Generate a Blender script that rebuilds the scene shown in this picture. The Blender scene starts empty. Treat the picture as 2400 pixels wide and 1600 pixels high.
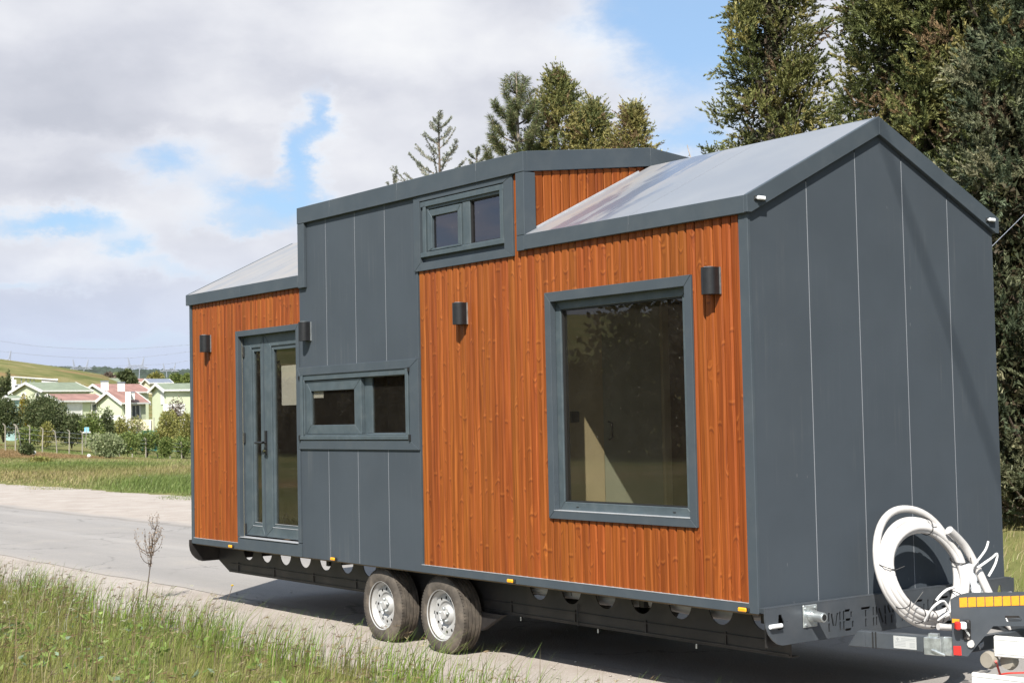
import bpy, math, random
import numpy as np
from mathutils import Vector, Matrix
random.seed(7); rng = np.random.default_rng(11)
S = bpy.context.scene; COL = S.collection
R = math.radians

# ------------------------------------------------------------------ camera
CAM = np.array([6.85436, -6.92624, 1.91341]); FPX = 3596.86
def axes(yaw, pit, roll):
    f = np.array([math.sin(yaw)*math.cos(pit), math.cos(yaw)*math.cos(pit), math.sin(pit)])
    rt = np.array([math.cos(yaw), -math.sin(yaw), 0.0]); up = np.cross(rt, f)
    c, s = math.cos(roll), math.sin(roll)
    return c*rt+s*up, -s*rt+c*up, f
RT, UP, FW = axes(-0.93472, 0.04899, -0.0213)
cd = bpy.data.cameras.new('camera'); cam = bpy.data.objects.new('camera', cd); COL.objects.link(cam)
cam.matrix_world = Matrix(((RT[0], UP[0], -FW[0], CAM[0]), (RT[1], UP[1], -FW[1], CAM[1]), (RT[2], UP[2], -FW[2], CAM[2]), (0, 0, 0, 1)))
cd.sensor_width = 36; cd.sensor_fit = 'HORIZONTAL'; cd.lens = FPX/2400*36; cd.clip_start = .1; cd.clip_end = 9000
cd.dof.use_dof = True; cd.dof.focus_distance = 12.5; cd.dof.aperture_fstop = 9
S.camera = cam

# ------------------------------------------------------------------ light
SUN = np.array([.63, -.71, 1.0]); SUN /= np.linalg.norm(SUN)
SUN_EL = math.asin(SUN[2]); SUN_AZ = math.atan2(SUN[0], SUN[1])
ld = bpy.data.lights.new('sun', 'SUN'); ld.energy = 5.0; ld.angle = R(.53); ld.color = (1, .955, .88)
lo = bpy.data.objects.new('sun', ld); COL.objects.link(lo); lo.location = (20, -20, 30)
lo.rotation_euler = Vector((-SUN[0], -SUN[1], -SUN[2])).to_track_quat('-Z', 'Y').to_euler()
S.view_settings.view_transform = 'Standard'; S.view_settings.look = 'None'
S.view_settings.exposure = 0.8; S.view_settings.gamma = 1; S.view_settings.use_curve_mapping = False
S.render.engine = 'CYCLES'
S.cycles.max_bounces = 8; S.cycles.diffuse_bounces = 3; S.cycles.glossy_bounces = 3
S.cycles.transparent_max_bounces = 12; S.cycles.transmission_bounces = 4; S.cycles.use_denoising = True

class NT:                                            # tiny node-expression helper
    def __init__(s, tree): s.t = tree; s.n = tree.nodes; s.l = tree.links
    def put(s, sock, v):
        if hasattr(v, 'is_output') or isinstance(v, bpy.types.NodeSocket): s.l.new(v, sock)
        else:
            if hasattr(sock.default_value, '__len__') and not hasattr(v, '__len__'): v = [v]*len(sock.default_value)
            if hasattr(sock.default_value, '__len__') and len(sock.default_value) == 4 and len(v) == 3: v = (*v, 1)
            sock.default_value = v
    def m(s, op, a, b=0.0, c=None, clamp=False):
        n = s.n.new('ShaderNodeMath'); n.operation = op; n.use_clamp = clamp
        s.put(n.inputs[0], a); s.put(n.inputs[1], b)
        if c is not None: s.put(n.inputs[2], c)
        return n.outputs[0]
    def vm(s, op, a, b=None):
        n = s.n.new('ShaderNodeVectorMath'); n.operation = op; s.put(n.inputs[0], a)
        if b is not None: s.put(n.inputs[1], b)
        return n.outputs['Value'] if op in ('DOT_PRODUCT', 'LENGTH') else n.outputs[0]
    def noise(s, v, scale, detail=4, rough=.55, dist=0, color=False):
        n = s.n.new('ShaderNodeTexNoise'); s.put(n.inputs['Vector'], v)
        n.inputs['Scale'].default_value = scale; n.inputs['Detail'].default_value = detail
        n.inputs['Roughness'].default_value = rough; n.inputs['Distortion'].default_value = dist
        return n.outputs['Color' if color else 'Fac']
    def voro(s, v, scale, feature='F1'):
        n = s.n.new('ShaderNodeTexVoronoi'); n.feature = feature; s.put(n.inputs['Vector'], v); n.inputs['Scale'].default_value = scale
        return n.outputs
    def smooth(s, x, a, b, lo=0.0, hi=1.0):
        n = s.n.new('ShaderNodeMapRange'); n.interpolation_type = 'SMOOTHSTEP'
        s.put(n.inputs['Value'], x)
        for k, v in zip(('From Min', 'From Max', 'To Min', 'To Max'), (a, b, lo, hi)): s.put(n.inputs[k], v)
        return n.outputs[0]
    def mix(s, f, a, b, mode='MIX'):
        n = s.n.new('ShaderNodeMix'); n.data_type = 'RGBA'; n.blend_type = mode
        s.put(n.inputs[0], f); s.put(n.inputs[6], a); s.put(n.inputs[7], b); return n.outputs[2]
    def xyz(s, v):
        n = s.n.new('ShaderNodeSeparateXYZ'); s.put(n.inputs[0], v); return n.outputs
    def comb(s, x, y, z):
        n = s.n.new('ShaderNodeCombineXYZ')
        for i, v in enumerate((x, y, z)): s.put(n.inputs[i], v)
        return n.outputs[0]
    def ramp(s, f, stops):
        n = s.n.new('ShaderNodeValToRGB'); s.put(n.inputs[0], f); e = n.color_ramp.elements
        while len(e) < len(stops): e.new(.5)
        for el, (p, c) in zip(e, stops): el.position = p; el.color = (*c, 1)
        return n.outputs[0]

# ------------------------------------------------------------------ sky: Nishita under a broken cloud deck
W = bpy.data.worlds.new('World'); S.world = W; W.use_nodes = True
k = NT(W.node_tree); k.n.clear()
out = k.n.new('ShaderNodeOutputWorld'); bg = k.n.new('ShaderNodeBackground'); bg.inputs['Strength'].default_value = .0585
k.l.new(bg.outputs[0], out.inputs[0])
sky = k.n.new('ShaderNodeTexSky'); sky.sky_type = 'NISHITA'; sky.sun_disc = False
sky.sun_elevation = SUN_EL; sky.sun_rotation = SUN_AZ; sky.air_density = 1.0; sky.dust_density = 1.2; sky.ozone_density = 1.5
tc = k.n.new('ShaderNodeTexCoord'); d = tc.outputs['Generated']
x, y, z = k.xyz(d)
az = k.m('MULTIPLY', k.m('ARCTAN2', x, y), 57.2958); el = k.m('MULTIPLY', k.m('ARCSINE', z), 57.2958)
# clouds live on a flat layer: direction / (z + const) gives perspective crowding towards the horizon
zz = k.m('ADD', k.m('MAXIMUM', z, 0.0), .16)
lay = k.comb(k.m('DIVIDE', x, zz), k.m('DIVIDE', y, zz), 0.0)
ang = k.comb(k.m('MULTIPLY', az, .1), k.m('MULTIPLY', el, .17), 0.0)      # billows seen from the side
w1 = k.noise(ang, 2.1, 8, .66); w2 = k.noise(k.vm('ADD', ang, (7.3, 2.1, 0)), 2.1, 8, .66)
azw = k.m('ADD', az, k.m('MULTIPLY', k.m('SUBTRACT', w1, .5), 6.0))
elw = k.m('ADD', el, k.m('MULTIPLY', k.m('SUBTRACT', w2, .5), 3.4))
def blob(a0, e0, ra, re, amp):
    u = k.m('DIVIDE', k.m('SUBTRACT', azw, a0), ra); v = k.m('DIVIDE', k.m('SUBTRACT', elw, e0), re)
    q = k.m('ADD', k.m('MULTIPLY', u, u), k.m('MULTIPLY', v, v))
    return k.m('MULTIPLY', k.m('EXPONENT', k.m('MULTIPLY', q, -1.0)), amp)
def total(lst):
    t = blob(*lst[0])
    for b in lst[1:]: t = k.m('ADD', t, blob(*b))
    return t
gaps = total([(-48.0, 15.2, 2.9, 2.6, 1.0), (-46.8, 12.6, 1.9, 2.0, .55), (-44.8, 14.5, 1.2, 2.4, .8), (-47.5, 9.8, 2.0, .7, .45), (-60.2, 11.2, .8, 1.0, .7), (-71.0, 5.0, 2.2, .30, .40), (-66.0, 5.4, 2.0, .35, .40), (-63.2, 7.2, 1.5, .4, .5), (-68.0, 3.1, 4.0, .35, .38), (-66.2, 9.3, 1.8, .8, .75), (-61.0, 9.6, .9, 1.3, .95),
              (-62.4, 8.1, 2.2, .7, .9), (-70.0, 7.25, 2.6, .55, .95), (-67.2, 6.3, 1.3, .5, .7), (-46.0, 10.2, 1.2, .8, .5)])
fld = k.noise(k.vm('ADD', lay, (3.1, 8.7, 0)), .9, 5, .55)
outer = k.smooth(k.m('ABSOLUTE', k.m('ADD', az, 53.3)), 24.0, 34.0)         # unseen sky: cloud thinned out to cut the fill light
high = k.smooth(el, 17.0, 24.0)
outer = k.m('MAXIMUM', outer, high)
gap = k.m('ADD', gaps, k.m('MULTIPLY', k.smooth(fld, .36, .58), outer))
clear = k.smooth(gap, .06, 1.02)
edge = k.m('MULTIPLY', k.smooth(gap, .02, .40), k.m('SUBTRACT', 1.0, clear))
b1 = k.noise(k.vm('ADD', ang, (1.7, 5.5, 0)), 1.3, 5, .5); b2 = k.noise(k.vm('ADD', ang, (4.2, .6, 0)), 4.5, 4, .5)
grey = total([(-70.0, 12.2, 4.5, 1.3, .50), (-65.8, 10.6, 5.0, 1.0, .55), (-59.2, 12.0, 4.0, .9, .35), (-70.5, 8.7, 4.0, .6, .35), (-63.5, 8.7, 2.2, .6, .3), (-69.0, 4.6, 4, .6, .3), (-52.0, 10.0, 3.0, 1.0, .25)])
white = total([(-69.6, 5.8, 1.6, .7, .55), (-60.2, 6.3, 3.4, .8, .35), (-52.0, 13.4, 3.6, 1.4, .45), (-62.6, 11.4, 5, .6, .3), (-68.6, 10.3, 5, .45, .35), (-60.5, 14.2, 4, 1.0, .3), (-54.5, 9.0, 4, 1.4, .2)])
br = k.m('ADD', .50, k.m('MULTIPLY', k.m('SUBTRACT', b1, .5), 1.45))
br = k.m('ADD', br, k.m('MULTIPLY', k.m('SUBTRACT', b2, .5), .35))
br = k.m('ADD', k.m('SUBTRACT', br, k.m('MULTIPLY', grey, .70)), k.m('ADD', k.m('MULTIPLY', white, .8), k.m('MULTIPLY', edge, .30)))
cloud = k.ramp(br, [(0.0, (5.7, 5.95, 6.75)), (.35, (6.8, 7.0, 7.75)), (.65, (8.1, 8.25, 8.8)), (1.0, (9.4, 9.5, 9.7))])
haze = k.smooth(el, 8.0, .8)
cloud = k.mix(k.m('MULTIPLY', haze, .85), cloud, (5.5, 6.5, 8.7))
blue = k.mix(1.0, sky.outputs[0], (1.05, 1.25, 1.5), 'MULTIPLY')
blue = k.mix(.42, blue, (5.6, 7.9, 10.3))
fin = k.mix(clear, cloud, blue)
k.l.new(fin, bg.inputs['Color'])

# ------------------------------------------------------------------ materials
MATS = {}
def mat(name):
    m = bpy.data.materials.new(name); m.use_nodes = True; MATS[name] = m
    kk = NT(m.node_tree); p = m.node_tree.nodes['Principled BSDF']; return m, kk, p
def pbr(name, base, rough=.5, metal=0, spec=.5, var=.0, scale=6, dirt=None, dirt_amt=0, dscale=3, bump=0, bscale=40, rvar=0, coat=0, streak=0):
    m, kk, p = mat(name)
    tcn = kk.n.new('ShaderNodeTexCoord').outputs['Object']
    c = (*base, 1)
    if var:
        f = kk.noise(tcn, scale, 5, .6)
        c = kk.mix(kk.smooth(f, .3, .7), [v*(1-var) for v in base], [min(1, v*(1+var)) for v in base])
    if dirt_amt:
        f = kk.smooth(kk.noise(kk.vm('ADD', tcn, (3, 9, 4)), dscale, 6, .65), .42, .72)
        c = kk.mix(kk.m('MULTIPLY', f, dirt_amt), c, dirt)
    kk.put(p.inputs['Base Color'], c); p.inputs['Roughness'].default_value = rough
    if rvar: kk.put(p.inputs['Roughness'], kk.m('ADD', rough-rvar/2, kk.m('MULTIPLY', kk.noise(tcn, scale*1.7, 4), rvar)))
    p.inputs['Metallic'].default_value = metal; p.inputs['Specular IOR Level'].default_value = spec
    if coat: p.inputs['Coat Weight'].default_value = coat
    if streak:                                           # rain-washed dust running down the sheet
        vx, vy, vz = kk.xyz(tcn); f = kk.noise(kk.comb(kk.m('MULTIPLY', kk.m('ADD', vx, vy), 26), 0., kk.m('MULTIPLY', vz, .9)), 1.0, 4, .6); g = kk.noise(kk.vm('ADD', tcn, (5, 2, 7)), 1.4, 4, .6)
        c = kk.mix(kk.m('MULTIPLY', kk.m('MULTIPLY', kk.smooth(f, .50, .78), kk.smooth(g, .40, .70)), streak), c, (.16, .16, .155)); sc = kk.voro(kk.vm('MULTIPLY', tcn, (9, 9, 2.6)), 1.0)['Distance']
        c = kk.mix(kk.m('MULTIPLY', kk.smooth(sc, .045, .01), .35), c, (.25, .25, .25)); kk.put(p.inputs['Base Color'], c)
    if bump:
        b = kk.n.new('ShaderNodeBump'); b.inputs['Strength'].default_value = bump; b.inputs['Distance'].default_value = .01
        kk.put(b.inputs['Height'], kk.noise(tcn, bscale, 4)); kk.l.new(b.outputs[0], p.inputs['Normal'])
    return m
GREY = (.054, .065, .077)
pbr('panel_grey', GREY, .48, spec=.12, var=.05, scale=1.5, dirt=(.09, .095, .10), dirt_amt=.08, dscale=1.2, rvar=.06, streak=.30)
pbr('trim_grey', (.055, .068, .080), .46, spec=.16, var=.04, scale=3, dirt=(.16, .165, .16), dirt_amt=.10, dscale=4, rvar=.1)
pbr('pvc_grey', (.057, .075, .085), .45, spec=.4, var=.10, scale=8, dirt=(.17, .18, .175), dirt_amt=.16, dscale=9, bump=.05, bscale=60)
pbr('bare_edge', (.42, .43, .45), .45, metal=.3, var=.1, scale=10)
pbr('seam_grey', (.26, .27, .29), .45)
pbr('gasket_black', (.012, .012, .012), .6)
pbr('lamp_black', (.011, .011, .012), .42, spec=.5, var=.2, scale=30)
pbr('frame_black', (.020, .0185, .0185), .45, spec=.4, var=.25, scale=4, dirt=(.07, .058, .048), dirt_amt=.4, dscale=4)
pbr('steel_grey', (.058, .067, .078), .36, spec=.5, metal=.15, var=.1, scale=5, dirt=(.15, .15, .15), dirt_amt=.2)
pbr('zinc', (.50, .53, .53), .34, metal=.75, var=.25, scale=25, bump=.05)
pbr('rim_silver', (.37, .37, .365), .45, metal=.08, spec=.5, var=.06, scale=12, dirt=(.3, .26, .2), dirt_amt=.3, dscale=9)
pbr('rubber', (.070, .060, .050), .85, spec=.25, var=.35, scale=7, dirt=(.20, .165, .13), dirt_amt=.7, dscale=6, bump=.15, bscale=90)
pbr('amber', (.85, .36, .015), .25, spec=.6); pbr('white_lens', (.75, .77, .78), .2, spec=.6)
pbr('red_lens', (.62, .025, .02), .22, spec=.6)
pbr('chrome', (.6, .6, .6), .15, metal=1)
pbr('white_hose', (.53, .515, .50), .5, spec=.4, var=.05, scale=9, dirt=(.45, .38, .32), dirt_amt=.25, dscale=8)
pbr('white_cable', (.76, .76, .75), .4)
pbr('black_tie', (.012, .012, .013), .5)
pbr('white_paint', (.72, .71, .67), .4, spec=.4, var=.03, dirt=(.5, .45, .38), dirt_amt=.25)
pbr('tape_orange', (.72, .30, .02), .35, spec=.5, var=.06, scale=60)
pbr('plate_silver', (.50, .51, .50), .4, metal=.3); pbr('plate_print', (.30, .31, .31), .5)
pbr('red_cable', (.55, .04, .03), .5)
pbr('cream_ply', (.66, .58, .38), .6, var=.06, scale=3); pbr('mint_door', (.48, .52, .42), .5, var=.04)
pbr('plywood', (.30, .20, .10), .6, var=.15, scale=2); pbr('inner_floor', (.20, .14, .09), .5, var=.2)
pbr('concrete', (.31, .28, .23), .9, var=.2, scale=3, dirt=(.25, .22, .18), dirt_amt=.5); pbr('pylon_steel', (.26, .28, .33), .6)
m, kk, p = mat('clear_film'); p.inputs['Base Color'].default_value = (.9, .92, .95, 1); p.inputs['Roughness'].default_value = .12; p.inputs['Alpha'].default_value = .38

def wood_mat():
    m, kk, p = mat('stained_pine')
    oi = kk.n.new('ShaderNodeObjectInfo'); rnd = oi.outputs['Random']
    co = kk.n.new('ShaderNodeTexCoord').outputs['Object']
    off = kk.comb(kk.m('MULTIPLY', rnd, 37.0), kk.m('MULTIPLY', rnd, 11.0), kk.m('MULTIPLY', rnd, 91.0))
    v = kk.vm('ADD', co, off); vx, vy, vz = kk.xyz(v)
    hx = kk.m('ADD', vx, vy)
    kn = kk.voro(kk.comb(kk.m('MULTIPLY', hx, 11.5), kk.m('MULTIPLY', vz, 4.0), 0.0), 1.0)
    kd = kn['Distance']
    big = kk.m('GREATER_THAN', kk.xyz(kn['Color'])[0], .58)
    # grain bends around the knots
    bend = kk.m('MULTIPLY', kk.smooth(kd, .42, .0), .055)
    warp = kk.m('MULTIPLY', kk.m('SUBTRACT', kk.noise(kk.comb(kk.m('MULTIPLY', hx, 7), kk.m('MULTIPLY', vz, 1.6), 0.), 1.0, 2), .5), .05)
    gx = kk.m('ADD', hx, kk.m('ADD', warp, kk.m('MULTIPLY', bend, big)))
    g1 = kk.noise(kk.comb(kk.m('MULTIPLY', gx, 85), 0.0, kk.m('MULTIPLY', vz, 1.3)), 1.0, 4, .6)
    g2 = kk.noise(kk.comb(kk.m('MULTIPLY', gx, 24), 3.0, kk.m('MULTIPLY', vz, .55)), 1.0, 3, .5)
    c = kk.ramp(g1, [(.28, (.102, .023, .005)), (.5, (.228, .056, .0095)), (.74, (.335, .096, .018))])
    c = kk.mix(kk.m('MULTIPLY', kk.smooth(g2, .42, .70), .55), c, (.120, .024, .003))
    hs = kk.n.new('ShaderNodeHueSaturation'); kk.put(hs.inputs['Color'], c)
    kk.put(hs.inputs['Hue'], kk.m('ADD', 4.97e-1, kk.m('MULTIPLY', kk.m('FRACT', kk.m('MULTIPLY', rnd, 7.13)), .010)))
    kk.put(hs.inputs['Value'], kk.m('ADD', .90, kk.m('MULTIPLY', rnd, .20)))
    c = hs.outputs[0]
    off2 = kk.vm('SUBTRACT', kk.comb(kk.m('MULTIPLY', hx, 11.5), kk.m('MULTIPLY', vz, 4.0), 0.0), kn['Position']); ox_, oz_, _ = kk.xyz(off2)
    arc = kk.m('SUBTRACT', oz_, kk.m('MULTIPLY', kk.m('MULTIPLY', ox_, ox_), kk.m('SUBTRACT', kk.m('MULTIPLY', kk.xyz(kn['Color'])[1], 3.2), 1.4)))   # curved chevron marks
    near = kk.m('MULTIPLY', kk.smooth(kk.m('ABSOLUTE', ox_), .40, .20), big)
    core = kk.m('MULTIPLY', kk.smooth(kk.m('ABSOLUTE', arc), .050, .010), near)
    ring = kk.m('MULTIPLY', kk.smooth(kk.m('ABSOLUTE', kk.m('SUBTRACT', arc, .075)), .05, .012), near)
    c = kk.mix(kk.m('MULTIPLY', core, .52), c, (.075, .015, .004)); c = kk.mix(kk.m('MULTIPLY', ring, .20), c, (.48, .16, .035))
    kk.put(p.inputs['Base Color'], c); p.inputs['Roughness'].default_value = .55; p.inputs['Specular IOR Level'].default_value = .22
    b = kk.n.new('ShaderNodeBump'); b.inputs['Strength'].default_value = .18; b.inputs['Distance'].default_value = .003
    kk.put(b.inputs['Height'], g1); kk.l.new(b.outputs[0], p.inputs['Normal'])
wood_mat()

def glass_mat(name, tint, f0=.05, rough=0.0, gcol=(1, 1, 1)):
    m, kk, p = mat(name); kk.n.remove(p)
    o = kk.n['Material Output']; g = kk.n.new('ShaderNodeNewGeometry')
    c = kk.m('ABSOLUTE', kk.vm('DOT_PRODUCT', g.outputs['Normal'], g.outputs['Incoming']))
    f = kk.m('ADD', f0, kk.m('MULTIPLY', kk.m('POWER', kk.m('SUBTRACT', 1.0, c), 5.0), 1-f0))
    t = kk.n.new('ShaderNodeBsdfTransparent'); t.inputs[0].default_value = (*tint, 1)
    gl = kk.n.new('ShaderNodeBsdfGlossy'); gl.inputs['Roughness'].default_value = rough; gl.inputs['Color'].default_value = (*gcol, 1)
    tcn = kk.n.new('ShaderNodeTexCoord').outputs['Object']
    df = kk.n.new('ShaderNodeBsdfDiffuse'); df.inputs[0].default_value = (.5, .46, .40, 1)
    mx = kk.n.new('ShaderNodeMixShader'); kk.put(mx.inputs[0], f); kk.l.new(t.outputs[0], mx.inputs[1]); kk.l.new(gl.outputs[0], mx.inputs[2])
    dust = kk.m('ADD', kk.m('MULTIPLY', kk.noise(tcn, 5, 5, .65), .02), kk.m('MULTIPLY', kk.smooth(kk.voro(tcn, 14)['Distance'], .055, .02), .35))
    mx2 = kk.n.new('ShaderNodeMixShader'); kk.put(mx2.inputs[0], dust); kk.l.new(mx.outputs[0], mx2.inputs[1]); kk.l.new(df.outputs[0], mx2.inputs[2])
    kk.l.new(mx2.outputs[0], o.inputs[0])
glass_mat('window_glass', (.76, .75, .72), .042); glass_mat('tinted_glass', (.26, .25, .27), .125, 0, (.92, .87, .96))

def roof_mat():
    m, kk, p = mat('roof_sheet')
    co = kk.n.new('ShaderNodeTexCoord').outputs['Object']; vx, vy, vz = kk.xyz(co)
    wv = kk.comb(kk.m('MULTIPLY', vx, 1.7), kk.m('MULTIPLY', vy, .5), 0.)
    n1 = kk.noise(wv, 2.4, 6, .62, .3)
    n2 = kk.noise(kk.vm('ADD', co, (9, 3, 1)), 1.1, 4, .5)
    dust = kk.smooth(n1, .36, .60)
    wet_sky = kk.m('MULTIPLY', kk.smooth(kk.m('ABSOLUTE', kk.m('ADD', vx, kk.m('ADD', -2.40, kk.m('MULTIPLY', kk.m('SUBTRACT', n1, .5), 1.6)))), .30, .12), kk.smooth(n1, .30, .46))
    c = kk.mix(kk.smooth(n2, .35, .7), (.185, .195, .215), (.215, .222, .236))
    c = kk.mix(kk.m('MULTIPLY', kk.m('MULTIPLY', dust, .7), kk.smooth(vx, 2.9, 2.2)), c, (.275, .255, .235))
    c = kk.mix(kk.m('MULTIPLY', wet_sky, .75), c, (.09, .11, .16))  # wet streak, with the blue of reflected sky put into its colour
    kk.put(p.inputs['Base Color'], c)
    kk.put(p.inputs['Roughness'], kk.mix(wet_sky, (.40, .40, .40), (.25, .25, .25))); p.inputs['Specular IOR Level'].default_value = .42
roof_mat()

def leaf_mat(name, tr=.25, rough=.6):
    m, kk, p = mat(name); a = kk.n.new('ShaderNodeAttribute'); a.attribute_name = 'col'
    g = kk.n.new('ShaderNodeNewGeometry')
    f = kk.m('ADD', .72, kk.m('MULTIPLY', g.outputs['Random Per Island'], .56))
    c = kk.mix(1.0, a.outputs['Color'], kk.comb(f, f, f), 'MULTIPLY')
    kk.put(p.inputs['Base Color'], c); p.inputs['Roughness'].default_value = rough; p.inputs['Specular IOR Level'].default_value = .25
    t = kk.n.new('ShaderNodeBsdfTranslucent'); kk.put(t.inputs[0], c)
    mx = kk.n.new('ShaderNodeMixShader'); mx.inputs[0].default_value = tr
    kk.l.new(p.outputs[0], mx.inputs[1]); kk.l.new(t.outputs[0], mx.inputs[2]); kk.l.new(mx.outputs[0], kk.n['Material Output'].inputs[0])
leaf_mat('foliage'); leaf_mat('grass_blade', .35, .5)
pbr('bark', (.10, .075, .055), .85, var=.3, scale=12, bump=.4, bscale=30)
pbr('bark_light', (.30, .25, .20), .85, var=.25, scale=15, bump=.3)

def ground_mat():
    m, kk, p = mat('meadow_ground')
    co = kk.n.new('ShaderNodeTexCoord').outputs['Object']
    n1 = kk.noise(co, .11, 6, .62); n2 = kk.noise(kk.vm('ADD', co, (31, 5, 0)), .045, 5, .6); n3 = kk.noise(co, 2.2, 5, .7)
    c = kk.ramp(n1, [(.30, (.080, .095, .030)), (.45, (.125, .132, .048)), (.56, (.185, .168, .070)), (.70, (.25, .205, .11))])
    c = kk.mix(kk.m('MULTIPLY', kk.smooth(n2, .54, .68), .7), c, (.25, .150, .080))
    c = kk.mix(kk.m('MULTIPLY', kk.smooth(n3, .40, .75), .5), c, (.055, .070, .022))
    kk.put(p.inputs['Base Color'], c); p.inputs['Roughness'].default_value = .95; p.inputs['Specular IOR Level'].default_value = .0585
ground_mat()
def asphalt_mat():
    m, kk, p = mat('worn_asphalt')
    co = kk.n.new('ShaderNodeTexCoord').outputs['Object']; vx, vy, vz = kk.xyz(co)
    st = kk.comb(kk.m('MULTIPLY', vx, .10), kk.m('MULTIPLY', vy, 1.2), 0.)
    n1 = kk.noise(st, 1.0, 5, .6); n2 = kk.noise(co, 70, 3, .8); n3 = kk.noise(co, .8, 5, .65); n4 = kk.voro(co, 55)['Distance']
    c = kk.ramp(n1, [(.30, (.235, .221, .206)), (.55, (.276, .258, .241)), (.75, (.308, .286, .262))])
    c = kk.mix(kk.m('MULTIPLY', kk.smooth(n3, .5, .75), .5), c, (.33, .30, .265))
    c = kk.mix(kk.m('MULTIPLY', kk.smooth(n2, .42, .70), .45), c, (.14, .14, .142))
    c = kk.mix(kk.m('MULTIPLY', kk.smooth(n4, .28, .1), .22), c, (.42, .40, .37))
    # hairline cracks, old repairs and the ragged seam along the lay-by
    wv = kk.vm('ADD', co, kk.comb(kk.m('MULTIPLY', n3, 1.6), kk.m('MULTIPLY', n1, 1.2), 0.))
    vo = kk.voro(wv, .55, 'DISTANCE_TO_EDGE')['Distance']
    c = kk.mix(kk.m('MULTIPLY', kk.smooth(vo, .018, .004), kk.m('MULTIPLY', kk.smooth(kk.noise(co, .35, 3), .48, .6), .55)), c, (.09, .085, .08))
    c = kk.mix(kk.m('MULTIPLY', kk.smooth(kk.m('ABSOLUTE', kk.m('ADD', vy, kk.m('SUBTRACT', kk.m('MULTIPLY', n3, .5), 5.45))), .16, .03), .45), c, (.15, .135, .115))
    tr = kk.m('ABSOLUTE', kk.m('ADD', kk.m('MULTIPLY', kk.m('SINE', kk.m('MULTIPLY', vx, .09)), .5), kk.m('SUBTRACT', vy, 3.3)))
    c = kk.mix(kk.m('MULTIPLY', kk.m('MULTIPLY', kk.smooth(kk.m('ABSOLUTE', kk.m('SUBTRACT', tr, .8)), .24, .08), kk.smooth(n2, .3, .6)), .22), c, (.36, .345, .33))
    # fade to dust at the two edges
    e = kk.m('ADD', kk.smooth(kk.m('ADD', vy, kk.m('MULTIPLY', n3, .9)), 1.5, .55), kk.smooth(kk.m('ADD', vy, kk.m('MULTIPLY', n3, .9)), 5.5, 6.2))
    c = kk.mix(kk.m('MINIMUM', e, .95), c, (.325, .288, .255))
    kk.put(p.inputs['Base Color'], c); p.inputs['Roughness'].default_value = .85; p.inputs['Specular IOR Level'].default_value = .25
    b = kk.n.new('ShaderNodeBump'); b.inputs['Strength'].default_value = .35; b.inputs['Distance'].default_value = .01
    kk.put(b.inputs['Height'], kk.m('ADD', n2, n4)); kk.l.new(b.outputs[0], p.inputs['Normal'])
asphalt_mat()
def gravel_mat():
    m, kk, p = mat('dusty_gravel')
    co = kk.n.new('ShaderNodeTexCoord').outputs['Object']
    n1 = kk.noise(co, 1.3, 6, .65); n2 = kk.noise(co, 48, 4, .75); v = kk.voro(co, 34)
    c = kk.ramp(n1, [(.3, (.290, .250, .218)), (.5, (.338, .298, .264)), (.7, (.382, .347, .312))])
    c = kk.mix(kk.m('MULTIPLY', kk.smooth(n2, .5, .72), .35), c, (.24, .20, .16))
    c = kk.mix(kk.m('MULTIPLY', kk.smooth(v['Distance'], .30, .12), .35), c, (.56, .52, .47))
    kk.put(p.inputs['Base Color'], c); p.inputs['Roughness'].default_value = .92; p.inputs['Specular IOR Level'].default_value = .15
    b = kk.n.new('ShaderNodeBump'); b.inputs['Strength'].default_value = .5; b.inputs['Distance'].default_value = .02
    kk.put(b.inputs['Height'], kk.m('ADD', n2, n1)); kk.l.new(b.outputs[0], p.inputs['Normal'])
gravel_mat()

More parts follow.
